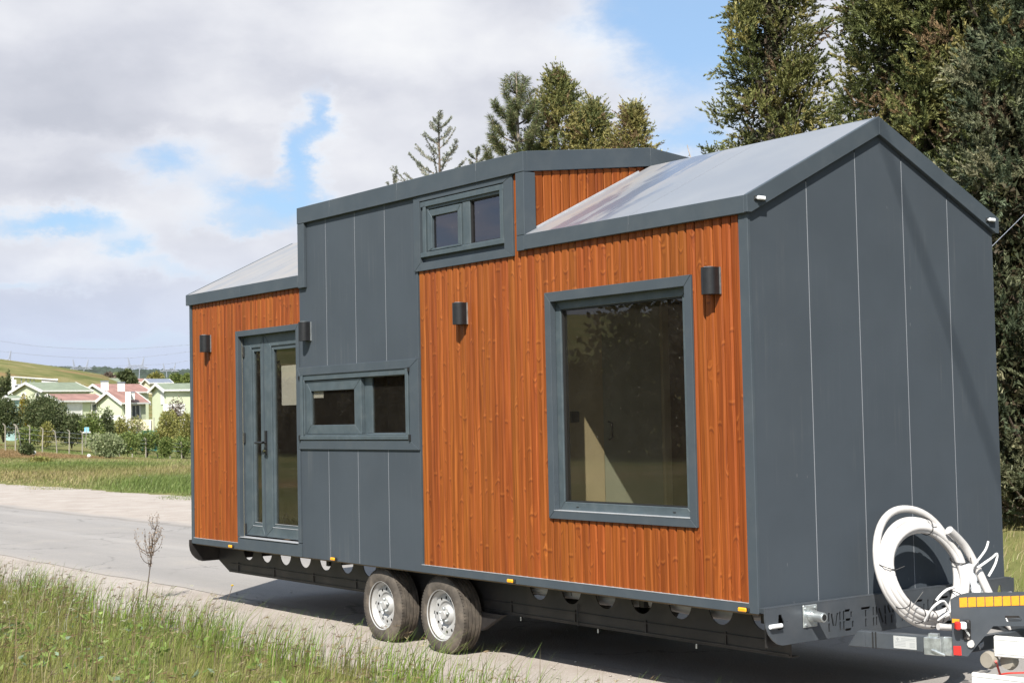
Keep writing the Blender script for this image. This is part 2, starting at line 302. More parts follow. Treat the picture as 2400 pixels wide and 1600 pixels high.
# ------------------------------------------------------------------ mesh helpers
WO = {}                                             # world origin of every object (nothing built here is rotated)
def tag(o, label=None, cat=None, group=None, kind=None):
    if label: o['label'] = label
    if cat: o['category'] = cat
    if group: o['group'] = group
    if kind: o['kind'] = kind
    return o
def link(o, parent, origin):
    COL.objects.link(o); po = WO.get(parent, (0, 0, 0)) if parent else (0, 0, 0)
    o.parent = parent; o.location = [origin[i]-po[i] for i in range(3)]; WO[o] = tuple(origin); return o
def empty(name, origin, parent=None, **kw):
    o = bpy.data.objects.new(name, None); o.empty_display_size = .2; link(o, parent, origin); return tag(o, **kw)
class MB:
    def __init__(s): s.v = []; s.f = []
    def add(s, v, f):
        n = len(s.v); s.v += [tuple(map(float, q)) for q in v]; s.f += [tuple(i+n for i in t) for t in f]; return s
    def box(s, a, b):
        (x0, y0, z0), (x1, y1, z1) = a, b
        x0, x1 = min(x0, x1), max(x0, x1); y0, y1 = min(y0, y1), max(y0, y1); z0, z1 = min(z0, z1), max(z0, z1)
        return s.add([(x0, y0, z0), (x1, y0, z0), (x1, y1, z0), (x0, y1, z0), (x0, y0, z1), (x1, y0, z1), (x1, y1, z1), (x0, y1, z1)],
                     [(0, 3, 2, 1), (4, 5, 6, 7), (0, 1, 5, 4), (1, 2, 6, 5), (2, 3, 7, 6), (3, 0, 4, 7)])
    def prism(s, pts, vec):                         # convex or simple polygon, extruded by vec
        n = len(pts); p = [np.array(q, float) for q in pts]; w = np.array(vec, float)
        nrm = sum((np.cross(p[i]-p[0], p[(i+1) % n]-p[0]) for i in range(1, n-1)), np.zeros(3))
        if nrm @ w > 0: p = p[::-1]
        return s.add(p+[q+w for q in p], [tuple(range(n)), tuple(range(2*n-1, n-1, -1))]+[(i, i+n, (i+1) % n+n, (i+1) % n) for i in range(n)])
    def obox(s, c, ax, ay, az, hx, hy, hz):         # oriented box
        c = np.array(c, float); ax, ay, az = (np.array(q, float) for q in (ax, ay, az))
        v = [c+sx*hx*ax+sy*hy*ay+sz*hz*az for sz in (-1, 1) for sx, sy in ((-1, -1), (1, -1), (1, 1), (-1, 1))]
        return s.add(v, [(0, 3, 2, 1), (4, 5, 6, 7), (0, 1, 5, 4), (1, 2, 6, 5), (2, 3, 7, 6), (3, 0, 4, 7)])
    def tube(s, pts, r, n=8, cap=True, closed=False):
        P = [np.array(q, float) for q in pts]; m = len(P); rr = r if hasattr(r, '__len__') else [r]*m
        base = len(s.v); prev = None; V = []
        for i in range(m):
            if closed: t = P[(i+1) % m]-P[i-1]
            else: t = P[min(i+1, m-1)]-P[max(i-1, 0)]
            t = t/(np.linalg.norm(t)+1e-12)
            if prev is None:
                a = np.array([0, 0, 1.]) if abs(t[2]) < .9 else np.array([1., 0, 0]); u = np.cross(t, a)
            else: u = prev-t*(prev@t)
            u /= np.linalg.norm(u)+1e-12; prev = u; w = np.cross(t, u)
            V += [P[i]+rr[i]*(math.cos(2*math.pi*j/n)*u+math.sin(2*math.pi*j/n)*w) for j in range(n)]
        F = []
        for i in range(m if closed else m-1):
            for j in range(n):
                a, b = i*n+j, i*n+(j+1) % n; c2, d2 = ((i+1) % m)*n+(j+1) % n, ((i+1) % m)*n+j; F.append((a, b, c2, d2))
        if cap and not closed: F += [tuple(range(n-1, -1, -1)), tuple((m-1)*n+j for j in range(n))]
        return s.add(V, F)
    def lathe(s, prof, c, axis='y', n=40, closed=False):   # prof: (radius, along-axis)
        V = []; c = np.array(c, float)
        for j in range(n):
            a = 2*math.pi*j/n
            for r, h in prof:
                q = {'y': (r*math.cos(a), h, r*math.sin(a)), 'x': (h, r*math.cos(a), r*math.sin(a)), 'z': (r*math.cos(a), r*math.sin(a), h)}[axis]
                V.append(c+np.array(q))
        m = len(prof); F = []
        for j in range(n):
            for i in range(m if closed else m-1):
                a, b = j*m+i, j*m+(i+1) % m; e, f2 = ((j+1) % n)*m+(i+1) % m, ((j+1) % n)*m+i; F.append((a, b, e, f2))
        return s.add(V, F)
    def build(s, name, material, parent=None, origin=None, bevel=0, smooth=False, seg=1, **kw):
        v = np.array(s.v); 
        if origin is None: origin = WO[parent] if parent else (float(v[:, 0].mean()), float(v[:, 1].mean()), float(v[:, 2].min()))
        me = bpy.data.meshes.new(name); me.from_pydata([tuple(q) for q in v-np.array(origin)], [], s.f); me.update()
        for mm in (material if isinstance(material, (list, tuple)) else [material]): me.materials.append(MATS[mm])
        o = bpy.data.objects.new(name, me); link(o, parent, origin)
        if smooth:
            me.polygons.foreach_set('use_smooth', [True]*len(me.polygons))
            me.set_sharp_from_angle(angle=R(smooth if smooth is not True else 40))
        if bevel:
            b = o.modifiers.new('edge', 'BEVEL'); b.width = bevel; b.segments = seg; b.limit_method = 'ANGLE'; b.angle_limit = R(35)
        return tag(o, **kw)
def arr_mesh(name, V, F, material, col=None, origin=(0, 0, 0), parent=None, **kw):
    V = np.asarray(V, float)-np.array(origin); F = np.asarray(F, int); n, kf = F.shape
    me = bpy.data.meshes.new(name); me.vertices.add(len(V)); me.vertices.foreach_set('co', V.ravel().astype(np.float32))
    me.loops.add(n*kf); me.loops.foreach_set('vertex_index', F.ravel().astype(np.int32))
    me.polygons.add(n); me.polygons.foreach_set('loop_start', (np.arange(n)*kf).astype(np.int32))
    me.update(calc_edges=True); me.validate()
    if col is not None:
        a = me.attributes.new('col', 'FLOAT_COLOR', 'POINT'); c4 = np.ones((len(V), 4), np.float32); c4[:, :3] = col; a.data.foreach_set('color', c4.ravel())
    me.materials.append(MATS[material]); o = bpy.data.objects.new(name, me); link(o, parent, origin); return tag(o, **kw)
def plate2d(outer, holes, thick):                   # flat plate with real holes; returns (verts, faces) in local x, y, z = 0..thick
    cu = bpy.data.curves.new('c', 'CURVE'); cu.dimensions = '2D'; cu.fill_mode = 'BOTH'; cu.extrude = thick/2
    for ring in [outer]+holes:
        sp = cu.splines.new('POLY'); sp.points.add(len(ring)-1); sp.use_cyclic_u = True
        for q, pt in zip(sp.points, ring): q.co = (pt[0], pt[1], 0, 1)
    o = bpy.data.objects.new('c', cu); COL.objects.link(o)
    dg = bpy.context.evaluated_depsgraph_get(); me = bpy.data.meshes.new_from_object(o.evaluated_get(dg))
    V = [tuple(v.co) for v in me.vertices]; F = [tuple(q.vertices) for q in me.polygons]
    bpy.data.objects.remove(o); bpy.data.curves.remove(cu); bpy.data.meshes.remove(me); return V, F
def circ(cx, cy, r, n=24): return [(cx+r*math.cos(2*math.pi*i/n), cy+r*math.sin(2*math.pi*i/n)) for i in range(n)]
def bez(p0, p1, p2, p3, n=16):
    p0, p1, p2, p3 = (np.array(q, float) for q in (p0, p1, p2, p3)); t = np.linspace(0, 1, n)[:, None]
    return list((1-t)**3*p0+3*(1-t)**2*t*p1+3*(1-t)*t*t*p2+t**3*p3)
def spline(pts, sub=6):
    P = [np.array(q, float) for q in pts]; out = []
    for i in range(len(P)-1):
        a, b, c, d4 = P[max(i-1, 0)], P[i], P[i+1], P[min(i+2, len(P)-1)]
        for j in range(sub):
            t = j/sub; out.append(.5*((2*b)+(c-a)*t+(2*a-5*b+4*c-d4)*t*t+(-a+3*b-3*c+d4)*t**3))
    return out+[P[-1]]
def ray(px, py):
    v = (px-1200)/FPX*RT+(800-py)/FPX*UP+FW; return v/math.hypot(v[0], v[1])
def at(px, py, r): return CAM+ray(px, py)*r          # the place r metres out (on the map) in a given direction of the photo
def sstep(x, a, b): t = np.clip((x-a)/(b-a), 0, 1); return t*t*(3-2*t)

# ------------------------------------------------------------------ terrain, road, verges
H1A = [-180, -80, -72.1, -69.9, -68.4, -67.2, -60, -40, 180]; H1V = [6, 20, 22.6, 19.6, 17.0, 12.5, 9, 8, 6]
def height(x, y):
    x = np.asarray(x, float); y = np.asarray(y, float)
    dx, dy = x-CAM[0], y-CAM[1]; r = np.hypot(dx, dy); a = np.degrees(np.arctan2(dx, dy))
    dip = np.interp(a, [-180, -74, -72, -65.5, -55, -40, 180], [0, -.1, -.2, -2.2, -2.0, -.5, 0])*sstep(r, 60, 185)*(1-sstep(r, 195, 250))
    h = dip+1.0*sstep(r, 190, 250)*sstep(y, 0, 40)
    h = h+np.interp(a, H1A, H1V)*sstep(r, 250, 520)*(1-.45*sstep(r, 540, 820))*sstep(y, 0, 60)
    h = h+44*sstep(r, 900, 1650)*sstep(y, 0, 200)
    bank = sstep(-y, .95, 5.0)*.30                                     # the grassy bank the photographer stands on
    hill = np.interp(a, [-180, -168, -150, -100, -92, 180], [.6, .9, 1, 1, .3, .3])*np.clip(r-80, 0, 190)*.105*sstep(-y, 6, 20)
    right = .55*sstep(y, 6.2, 9.5)*sstep(x, -14, -6)                   # low rise under the roadside conifers
    return h+bank+hill+right
radii = np.concatenate([np.linspace(.0, 40, 81), 40*np.power(2600/40, np.linspace(0, 1, 91))[1:]])
angs = np.radians(np.concatenate([np.arange(-180, -76, 4), np.arange(-76, -30, .5), np.arange(-30, 180, 4)]))
nr, na = len(radii), len(angs)
GX = CAM[0]+radii[:, None]*np.sin(angs)[None]; GY = CAM[1]+radii[:, None]*np.cos(angs)[None]; GZ = height(GX, GY)
V = np.stack([GX, GY, GZ], -1).reshape(-1, 3)
F = [(i*na+j, (i+1)*na+j, (i+1)*na+(j+1) % na, i*na+(j+1) % na) for i in range(nr-1) for j in range(na)]
g = arr_mesh('ground', V, [f[::-1] for f in F], 'meadow_ground', kind='structure', label='grassy ground rolling up to low hills')
g.data.polygons.foreach_set('use_smooth', [True]*len(g.data.polygons))
def strip(name, material, x0, x1, ya, yb, z, amp, step=.5, **kw):      # a sheet with ragged long edges
    xs = np.concatenate([np.arange(x0, -60, 4.0), np.arange(-60, x1, step)]); xs = xs[xs >= x0]
    def edge(y, s): return y+amp*(.5*np.sin(xs*.7+s)+.3*np.sin(xs*1.9+s*2.3)+.35*np.sin(xs*4.3+s*5.1)+.2*rng.normal(size=len(xs)))
    A, B = edge(ya, 1.3), edge(yb, 4.1); V = []; F = []; nn = 6
    for i in range(len(xs)):
        for j in range(nn): V.append((xs[i], A[i]+(B[i]-A[i])*j/(nn-1), z))
    for i in range(len(xs)-1):
        for j in range(nn-1): a = i*nn+j; F.append((a, a+nn, a+nn+1, a+1))
    return arr_mesh(name, V, F, material, kind='structure', **kw)
strip('gravel_verge', 'dusty_gravel', -260, 40, -1.02, 1.2, .004, .05, label='pale dusty gravel verge beside the road')
strip('layby', 'dusty_gravel', -260, -15, 5.3, 10.2, .005, .22, label='dusty gravel lay-by across the road')
strip('road', 'worn_asphalt', -260, 40, .62, 5.6, .009, .05, label='sun bleached grey asphalt road')

# ------------------------------------------------------------------ the tiny house on its trailer
L, WD = 8.281, 2.5
ZB, ZF0, ZF1, ZR = .654, 3.166, 3.275, 3.895            # body bottom, fascia bottom/top, ridge
SL = (ZR-ZF1)/1.28
house = empty('tiny_house', (-4.1, 1.25, 0), label='tiny house on a two axle trailer with orange wood planks and grey panels', cat='tiny house')
HO = WO[house]
def P(name, mb, material, parent=house, **kw): return mb.build(name, material, parent, **kw)

# inner shell (lining) with real openings
DOOR, BIG, MID, TOP = (-7.132, -5.93, .78, 2.785), (-2.038, -.574, 1.212, 2.762), (-5.854, -3.954, 1.731, 2.342), (-3.752, -2.583, 3.248, 3.702)
def minus(rect, holes):
    xs = sorted({rect[0], rect[1], *[q for h in holes for q in h[:2] if rect[0] < q < rect[1]]}); zs = sorted({rect[2], rect[3], *[q for h in holes for q in h[2:] if rect[2] < q < rect[3]]})
    return [(xs[i], xs[i+1], zs[j], zs[j+1]) for i in range(len(xs)-1) for j in range(len(zs)-1)
            if not any(h[0] <= (xs[i]+xs[i+1])/2 <= h[1] and h[2] <= (zs[j]+zs[j+1])/2 <= h[3] for h in holes)]
mb = MB()
for q in minus((-L+.02, -.04, .70, 3.20), [DOOR, BIG, MID]): mb.box((q[0], .034, q[2]), (q[1], .085, q[3]))
for q in minus((-5.78, -2.33, 3.20, 3.74), [TOP]): mb.box((q[0], .034, q[2]), (q[1], .085, q[3]))
P('wall_lining', mb, 'cream_ply')
mb = MB().box((-L+.02, .03, .64), (-.03, 2.47, .70)); P('floor_deck', mb, 'inner_floor')
mb = MB().box((-L+.03, 2.40, .70), (-.05, 2.46, 3.2)).box((-L+.03, .085, .70), (-L+.08, 2.40, 3.2)).box((-.09, .085, .70), (-.05, 2.40, 3.2)); P('inner_wall', mb, 'plywood')
# partition with a door, seen through the big window
PX = -2.40
mb = MB().box((PX-.06, .085, .70), (PX, .782, 3.15)); P('partition', mb, 'cream_ply')
mb = MB().box((PX-.05, .79, .72), (PX-.012, 1.40, 3.0)); pd = P('inner_door', mb, 'mint_door')
mb = MB().tube([(PX-.01, .84, 1.72), (PX+.035, .84, 1.735), (PX+.035, .84, 1.845), (PX-.01, .84, 1.86)], .007); mb.build('handle', 'lamp_black', pd)
mb = MB().box((PX-.06, 1.41, .70), (PX+.012, 1.48, 3.15)); P('partition_post', mb, 'cream_ply')
mb = MB().box((PX-.06, 1.485, .70), (PX, 2.40, 3.15)); P('partition_wall', mb, 'plywood')
mb = MB().box((PX, .45, 1.86), (PX+.012, .53, 1.945)); P('light_switch', mb, 'lamp_black')
mb = MB().box((-5.2, .09, .70), (-4.0, .68, 1.60)).box((-5.25, .088, 1.60), (-3.95, .71, 1.64)); P('kitchen_counter', mb, 'plywood')

# timber planks: one object each, T&G with chamfered long edges
def plank_verts(w, h, t=.022, ch=.011, g=.0034):        # local: x across, y depth (front at 0), z up
    a, b = -w/2+g, w/2-g
    sec = [(a, t), (a, ch), (a+ch, 0), (b-ch, 0), (b, ch), (b, t)]
    return sec
def plank(xa, xb, z0, z1):
    xc = (xa+xb)/2; jit = random.uniform(-.0012, .0012)
    sec = plank_verts(xb-xa, 0); mb = MB().prism([(xc+q[0], q[1]+jit+.0015, z0) for q in sec], (0, 0, z1-z0))
    return mb.build('plank', 'stained_pine', house, origin=(xc, .011, z0))
PW = .083
for n in range(29):                                    # round the door
    xa, xb = -8.235+n*PW, min(-8.235+(n+1)*PW, -5.874)
    if xb-xa < .02: continue
    plank(xa, xb, 2.79 if xa > -7.17 else .719, 3.168)
for n in range(45):                                    # long front part
    xa, xb = -3.815+n*PW, -3.815+(n+1)*PW; xc = (xa+xb)/2
    top = 3.14 if xc < -2.47 else (3.75 if xc < -2.40 else 3.168)
    if -2.03 < xb-.01 and xa+.01 < -.58: plank(xa, xb, .719, 1.205); plank(xa, xb, 2.77, top)
    else: plank(xa, xb, .719, top)
for n in range(27):                                    # cheek of the dormer, facing the hitch
    ya, yb = .086+n*.0862, .086+(n+1)*.0862; yc = (ya+yb)/2
    zr = ZF1+SL*(min(yc, 2.5-yc)+.03)-.05
    if yc > 2.42 or zr > 3.74+.1: continue
    zt = 3.755+.1065*min(yc, 2.5-yc)
    sec = plank_verts(.0862, 0, ch=.006); mb = MB().prism([(-2.318-q[1], yc+q[0], zr) for q in sec], (0, 0, zt-zr))
    mb.build('plank', 'stained_pine', house, origin=(-2.318, yc, zr))

# grey sandwich panels
PE = [-5.87, -5.358, -4.839, -4.336, -3.832]
mb = MB().box((-5.86, .0014, .66), (-3.84, .012, 1.66)).box((-5.86, .0014, 2.41), (-3.84, .012, 3.76)); P('joint_strip', mb, 'seam_grey')
for i in range(4):
    a, b = PE[i]+.0028, PE[i+1]-.0028
    P('cladding_panel', MB().box((a, 0, ZB), (b, .0112, 1.664)), 'panel_grey', bevel=.0015); P('cladding_panel', MB().box((a, 0, 2.405), (b, .011, 3.765)), 'panel_grey', bevel=.0015)
def slope_z(y, base): return base+SL*(min(y, 2.5-y)+.03)
GE = [.006, .547, 1.028, 1.504, 1.986, 2.494]
mb = MB().prism([(-.017, .02, ZB+.01), (-.017, 2.48, ZB+.01), (-.017, 2.48, 3.15), (-.017, 1.25, 3.74), (-.017, .02, 3.15)], (.0156, 0, 0)); P('joint_strip', mb, 'seam_grey')
for i in range(5):
    a, b = GE[i]+.0028, GE[i+1]-.0028; mid = [1.25] if a < 1.25 < b else []
    pts = [(-.016, a, ZB), (-.016, b, ZB), (-.016, b, slope_z(b, 3.21))]+[(-.016, 1.25, slope_z(1.25, 3.21))]*len(mid)+[(-.016, a, slope_z(a, 3.21))]
    P('cladding_panel', MB().prism(pts, (.016, 0, 0)), 'panel_grey', bevel=.0015)
far = [(-L, 0, ZB), (-L, 2.5, ZB), (-L, 2.5, 3.2), (-L, 1.25, 3.80), (-L, 0, 3.2)]
P('rear_gable', MB().prism(far, (.03, 0, 0)), 'panel_grey'); P('back_wall', MB().box((-L+.03, 2.47, ZB), (-.02, 2.5, 3.2)), 'panel_grey')
P('corner_trim', MB().box((-.078, -.007, ZB), (.005, .02, 3.185)), 'trim_grey', bevel=.003); P('corner_trim', MB().box((-L-.004, -.007, ZB), (-8.236, .02, 3.185)), 'trim_grey', bevel=.003)
P('panel_edge_trim', MB().box((-3.836, -.004, .72), (-3.818, .02, 3.135)), 'trim_grey'); 
# bottom skirts with a bright folded edge
for a, b in ((-8.236, -7.192), (-3.832, -3.38), (-3.377, -.078)):
    sk = P('skirt_trim', MB().box((a, -.006, ZB), (b, .03, .714)), 'trim_grey', bevel=.002)
    MB().box((a, -.008, .7145), (b, .012, .7185)).build('edge_strip', 'bare_edge', sk)
# roof
for a, b in ((-2.30, -1.108), (-1.104, .026)):
    for s in (0, 1):
        pts = [(a, -.028, ZF1), (a, 1.25, ZR), (a, 1.25, ZR-.06), (a, -.028, ZF1-.06)]
        if s: pts = [(q[0], 2.5-q[1], q[2]) for q in pts]
        P('roof_panel', MB().prism(pts, (b-a, 0, 0)), 'roof_sheet')
for a, b in ((-8.308, -7.05), (-7.046, -5.80)):
    for s in (0, 1):
        pts = [(a, -.028, ZF1), (a, 1.25, ZR), (a, 1.25, ZR-.06), (a, -.028, ZF1-.06)]
        if s: pts = [(q[0], 2.5-q[1], q[2]) for q in pts]
        P('roof_panel', MB().prism(pts, (b-a, 0, 0)), 'roof_sheet')
def fascia(a, b, z0, z1, y=-.033, t=.035): return P('fascia_board', MB().box((a, y, z0), (b, y+t, z1)), 'trim_grey', bevel=.003)
for a, b in ((-2.306, -1.109), (-1.105, .0035), (-8.2815, -7.186), (-7.183, -7.043), (-7.04, -5.836)): fascia(a, b, ZF0-.003, ZF1+.001)
for a, b in ((-5.836, -5.225), (-5.221, -4.079), (-4.075, -2.917), (-2.913, -2.294)): fascia(a, b, 3.753, 3.905)
for a, b in ((-8.31, .03), (-5.834, -2.296)):
    z0, z1 = (ZF0, ZF1) if a < -6 else (3.753, 3.905)
    P('fascia_board', MB().box((a, 2.5, z0), (b, 2.533, z1)), 'trim_grey')
for x0, x1 in ((.004, .034), (-L-.032, -L-.002)):      # rake boards on both gables
    for s in (0, 1):
        yv = lambda q: 2.5-q if s else q
        P('rake_board', MB().prism([(x0, yv(-.033), ZF0), (x0, yv(-.033), ZF1+.002), (x0, yv(1.249), ZR+.003), (x0, yv(1.249), ZR-.122), (x0, yv(.004), ZF0-.012+.012)], (x1-x0, 0, 0)), 'trim_grey', bevel=.003)
# dormer: nearly flat roof over the middle
DZ0, DZ1 = 3.903, 4.040
for s in (0, 1):
    yv = lambda q: 2.5-q if s else q
    P('dormer_roof', MB().prism([(-5.83, yv(-.03), DZ0), (-5.83, yv(1.25), DZ1), (-5.83, yv(1.25), DZ1-.06), (-5.83, yv(-.03), DZ0-.06)], (3.53, 0, 0)), 'roof_sheet')
    for x0 in (-2.326, -5.834):
        P('rake_board', MB().prism([(x0, yv(.003), 3.755), (x0, yv(.003), DZ0+.006), (x0, yv(1.249), DZ1+.004), (x0, yv(1.249), DZ1-.147)], (.03, 0, 0)), 'trim_grey', bevel=.003)
P('dormer_back', MB().box((-5.80, 2.46, 3.15), (-2.33, 2.49, 3.80)), 'panel_grey'); P('dormer_cheek', MB().box((-5.80, .02, 3.15), (-5.77, 2.46, 3.85)), 'panel_grey')
P('dormer_core', MB().box((-2.372, .09, 3.1), (-2.345, 2.46, 3.86)), 'plywood'); P('dormer_ceiling', MB().box((-5.77, .03, 3.80), (-2.345, 2.46, 3.82)), 'plywood')
P('dormer_corner_trim', MB().box((-2.399, -.031, 3.275), (-2.296, .081, 3.751)), 'trim_grey', bevel=.003)
P('dormer_corner_trim', MB().box((-2.399, -.031, 3.160), (-2.309, .02, 3.273)), 'trim_grey', bevel=.002)
P('dormer_corner_trim', MB().box((-5.832, -.031, 3.153), (-5.715, -.001, 3.751)), 'trim_grey', bevel=.003)
P('flashing', MB().prism([(-2.31, .09, 3.327), (-2.31, 1.12, 3.827), (-2.31, 1.12, 3.845), (-2.31, .09, 3.345)], (.02, 0, 0)), 'bare_edge')

# windows and door
def frame4(mb, o, i, y0, y1):                          # mitred frame between outer and inner rectangles (x0, x1, z0, z1)
    O = [(o[0], o[2]), (o[1], o[2]), (o[1], o[3]), (o[0], o[3])]; I = [(i[0], i[2]), (i[1], i[2]), (i[1], i[3]), (i[0], i[3])]
    for q in range(4):
        r_ = (q+1) % 4; e = .0006
        c4 = [O[q], O[r_], I[r_], I[q]]; cx = sum(u[0] for u in c4)/4; cz = sum(u[1] for u in c4)/4
        mb.prism([(u[0]+(cx-u[0])*e*3, y0, u[1]+(cz-u[1])*e*3) for u in c4], (0, y1-y0, 0))
    return mb
def inset(r_, d4): return (r_[0]+d4, r_[1]-d4, r_[2]+d4, r_[3]-d4)
def trim(o, i, y0=-.016, y1=.033, name='window'):
    w = P(name, frame4(MB(), o, i, y0, y1), 'trim_grey', bevel=.002); return w
def sub(w, name, mb, material, **kw): return mb.build(name, material, w, **kw)
def pane(w, r_, y, g='window_glass', name='pane'): return sub(w, name, MB().box((r_[0], y, r_[2]), (r_[1], y+.006, r_[3])), g)

w = trim((-2.093, -.519, 1.166, 2.82), (-2.026, -.586, 1.224, 2.749)); w['label'] = 'large fixed picture window'
sub(w, 'frame', frame4(MB(), (-2.036, -.576, 1.214, 2.76), (-1.968, -.660, 1.288, 2.69), .035, .095), 'pvc_grey', bevel=.003)
sub(w, 'gasket', frame4(MB(), (-1.972, -.656, 1.284, 2.694), (-1.958, -.670, 1.298, 2.68), .048, .09), 'gasket_black')
sub(w, 'sill', MB().box((-2.03, -.018, 1.2245), (-.58, .036, 1.2285)), 'bare_edge'); pane(w, (-1.968, -.660, 1.288, 2.69), .062)
for xs_ in (-1.83, -.80): sub(w, 'drain_slot', MB().box((xs_, .033, 1.25), (xs_+.025, .036, 1.258)), 'gasket_black')

w = trim((-5.90, -3.822, 1.655, 2.413), (-5.850, -3.958, 1.735, 2.338)); w['label'] = 'low sliding window with the sash on its left'
sub(w, 'frame', frame4(MB(), (-5.852, -3.956, 1.733, 2.340), (-5.79, -4.03, 1.79, 2.288), -.006, .075), 'pvc_grey', bevel=.003)
sub(w, 'shutter_rail', MB().box((-5.845, -.022, 1.75), (-5.80, -.007, 2.335)).box((-4.02, -.022, 1.75), (-3.975, -.007, 2.335)).box((-5.86, -.026, 1.742), (-3.952, -.007, 1.775)), 'pvc_grey', bevel=.003)
sub(w, 'rail_cap', MB().box((-5.862, -.032, 1.735), (-5.845, -.006, 1.785)).box((-3.965, -.032, 1.735), (-3.948, -.006, 1.785)).box((-3.965, -.032, 2.31), (-3.95, -.006, 2.345)).box((-5.862, -.03, 2.30), (-5.85, -.006, 2.335)), 'gasket_black')
sub(w, 'sash', frame4(MB(), (-5.785, -4.79, 1.792, 2.284), (-5.695, -4.91, 1.876, 2.187), .012, .050), 'pvc_grey', bevel=.003)
sub(w, 'sash', frame4(MB(), (-4.80, -4.028, 1.788, 2.290), (-4.665, -4.045, 1.800, 2.284), .050, .075), 'pvc_grey', bevel=.002)
sub(w, 'paper_sheet', MB().box((-5.683, .0365, 2.125), (-5.50, .0373, 2.19)), 'white_paint'); pane(w, (-5.70, -4.905, 1.87, 2.19), .030); pane(w, (-4.67, -4.04, 1.796, 2.287), .060)

w = trim((-3.85, -2.463, 3.130, 3.752), (-3.758, -2.578, 3.196, 3.706)); w['label'] = 'high dormer window with a small casement'
sub(w, 'frame', frame4(MB(), (-3.75, -2.585, 3.25, 3.70), (-3.655, -2.645, 3.288, 3.632), .004, .075), 'pvc_grey', bevel=.003)
sub(w, 'reveal', MB().box((-3.758, .020, 3.196), (-2.578, .034, 3.25)).box((-3.758, .02, 3.25), (-3.75, .034, 3.706)), 'trim_grey')
sub(w, 'shutter_rail', MB().box((-3.715, -.012, 3.27), (-3.675, .003, 3.665)).box((-2.635, -.012, 3.27), (-2.592, .003, 3.66)).box((-3.755, -.014, 3.240), (-2.58, .003, 3.278)).box((-3.75, -.012, 3.655), (-2.585, .003, 3.70)), 'pvc_grey', bevel=.003)
sub(w, 'mullion', MB().box((-3.165, .010, 3.288), (-3.065, .07, 3.632)), 'pvc_grey', bevel=.003)
sub(w, 'sash', frame4(MB(), (-3.648, -3.17, 3.285, 3.622), (-3.598, -3.222, 3.302, 3.568), -.002, .05), 'pvc_grey', bevel=.003)
sub(w, 'gasket', frame4(MB(), (-3.068, -2.642, 3.285, 3.635), (-3.056, -2.652, 3.295, 3.622), .02, .06), 'gasket_black')
pane(w, (-3.60, -3.22, 3.30, 3.57), .022, 'tinted_glass'); pane(w, (-3.06, -2.648, 3.288, 3.63), .035, 'tinted_glass')

w = P('door', MB().prism([(-7.19, -.014, .782), (-7.135, -.014, .782), (-7.135, -.014, 2.77), (-7.19, -.014, 2.826)], (0, .047, 0)).prism([(-5.875, -.014, .782), (-5.928, -.014, .782), (-5.928, -.014, 2.77), (-5.875, -.014, 2.826)], (0, .047, 0))
      .prism([(-7.189, -.0142, 2.827), (-7.134, -.0142, 2.771), (-5.929, -.0142, 2.771), (-5.876, -.0142, 2.827)], (0, .047, 0)), 'trim_grey', bevel=.002, label='glazed entrance double door')
sub(w, 'threshold', MB().box((-7.19, -.012, ZB), (-5.875, .033, .776)), 'trim_grey', bevel=.002); sub(w, 'threshold_edge', MB().box((-7.13, -.022, .7765), (-5.93, .09, .7815)), 'bare_edge')
def leaf(x0, x1, gx0, gx1):
    lf = sub(w, 'door_leaf', frame4(MB(), (x0, x1, .797, 2.784), (gx0-.03, gx1+.03, .89, 2.65), .050, .105), 'pvc_grey', bevel=.003)
    sub(w, 'glazing_bead', frame4(MB(), (gx0-.031, gx1+.031, .889, 2.651), (gx0, gx1, .925, 2.612), .062, .10), 'pvc_grey', bevel=.003)
    sub(w, 'bead_edge', MB().box((gx0-.03, .048, .893), (gx1+.03, .056, .898)).box((gx0, .058, .926), (gx1, .064, .930)), 'bare_edge')
    pane(w, (gx0-.01, gx1+.01, .915, 2.62), .080)
leaf(-7.128, -6.708, -6.94, -6.80); leaf(-6.704, -5.935, -6.52, -6.06)
sub(w, 'paper_sheet', MB().box((-6.405, .0868, 2.070), (-6.055, .0876, 2.452)), 'white_paint')
sub(w, 'weather_strip', MB().box((-6.715, .046, .80), (-6.697, .050, 2.75)), 'trim_grey')
mb = MB().box((-6.675, .034, 1.595), (-6.645, .050, 1.83)).tube([(-6.66, .034, 1.715), (-6.66, -.015, 1.715)], .012).tube([(-6.66, -.012, 1.715), (-6.60, -.02, 1.717), (-6.77, -.02, 1.713)], .011).tube([(-6.66, .034, 1.63), (-6.66, .01, 1.63)], .016)
sub(w, 'handle', mb, 'lamp_black'); sub(w, 'key', MB().box((-6.64, .0, 1.625), (-6.60, .012, 1.645)), 'chrome')
for zz_ in (.86, 1.76, 2.62): sub(w, 'hinge', MB().tube([(-7.118, .04, zz_-.05), (-7.118, .04, zz_+.05)], .011), 'gasket_black')
P('door_jamb', MB().box((-7.135, .034, .78), (-7.129, .10, 2.77)).box((-5.934, .034, .78), (-5.928, .10, 2.77)), 'trim_grey')

# wall lamps
for xr, z0, z1 in ((-.254, 2.672, 2.846), (-3.106, 2.652, 2.824), (-5.645, 2.655, 2.830), (-7.772, 2.650, 2.826)):
    wdt, cx = .112, xr-.056; pts = [(cx+wdt/2, -.001)]+[(cx+wdt/2*math.cos(t), -.046-.052*math.sin(t)) for t in np.linspace(0, math.pi, 15)]+[(cx-wdt/2, -.001)]
    lp = P('wall_lamp', MB().prism([(q[0], q[1], z0) for q in pts], (0, 0, z1-z0)), 'lamp_black', smooth=50)
    MB().lathe([(.034, z1+.0015), (.038, z1+.0015), (.038, z1+.004), (.034, z1+.004)], (cx, -.046, 0), 'z', 16, True).build('rim', 'zinc', lp)
    MB().box((xr+.0005, -.012, z0), (xr+.005, -.001, z1)).build('bracket', 'zinc', lp)
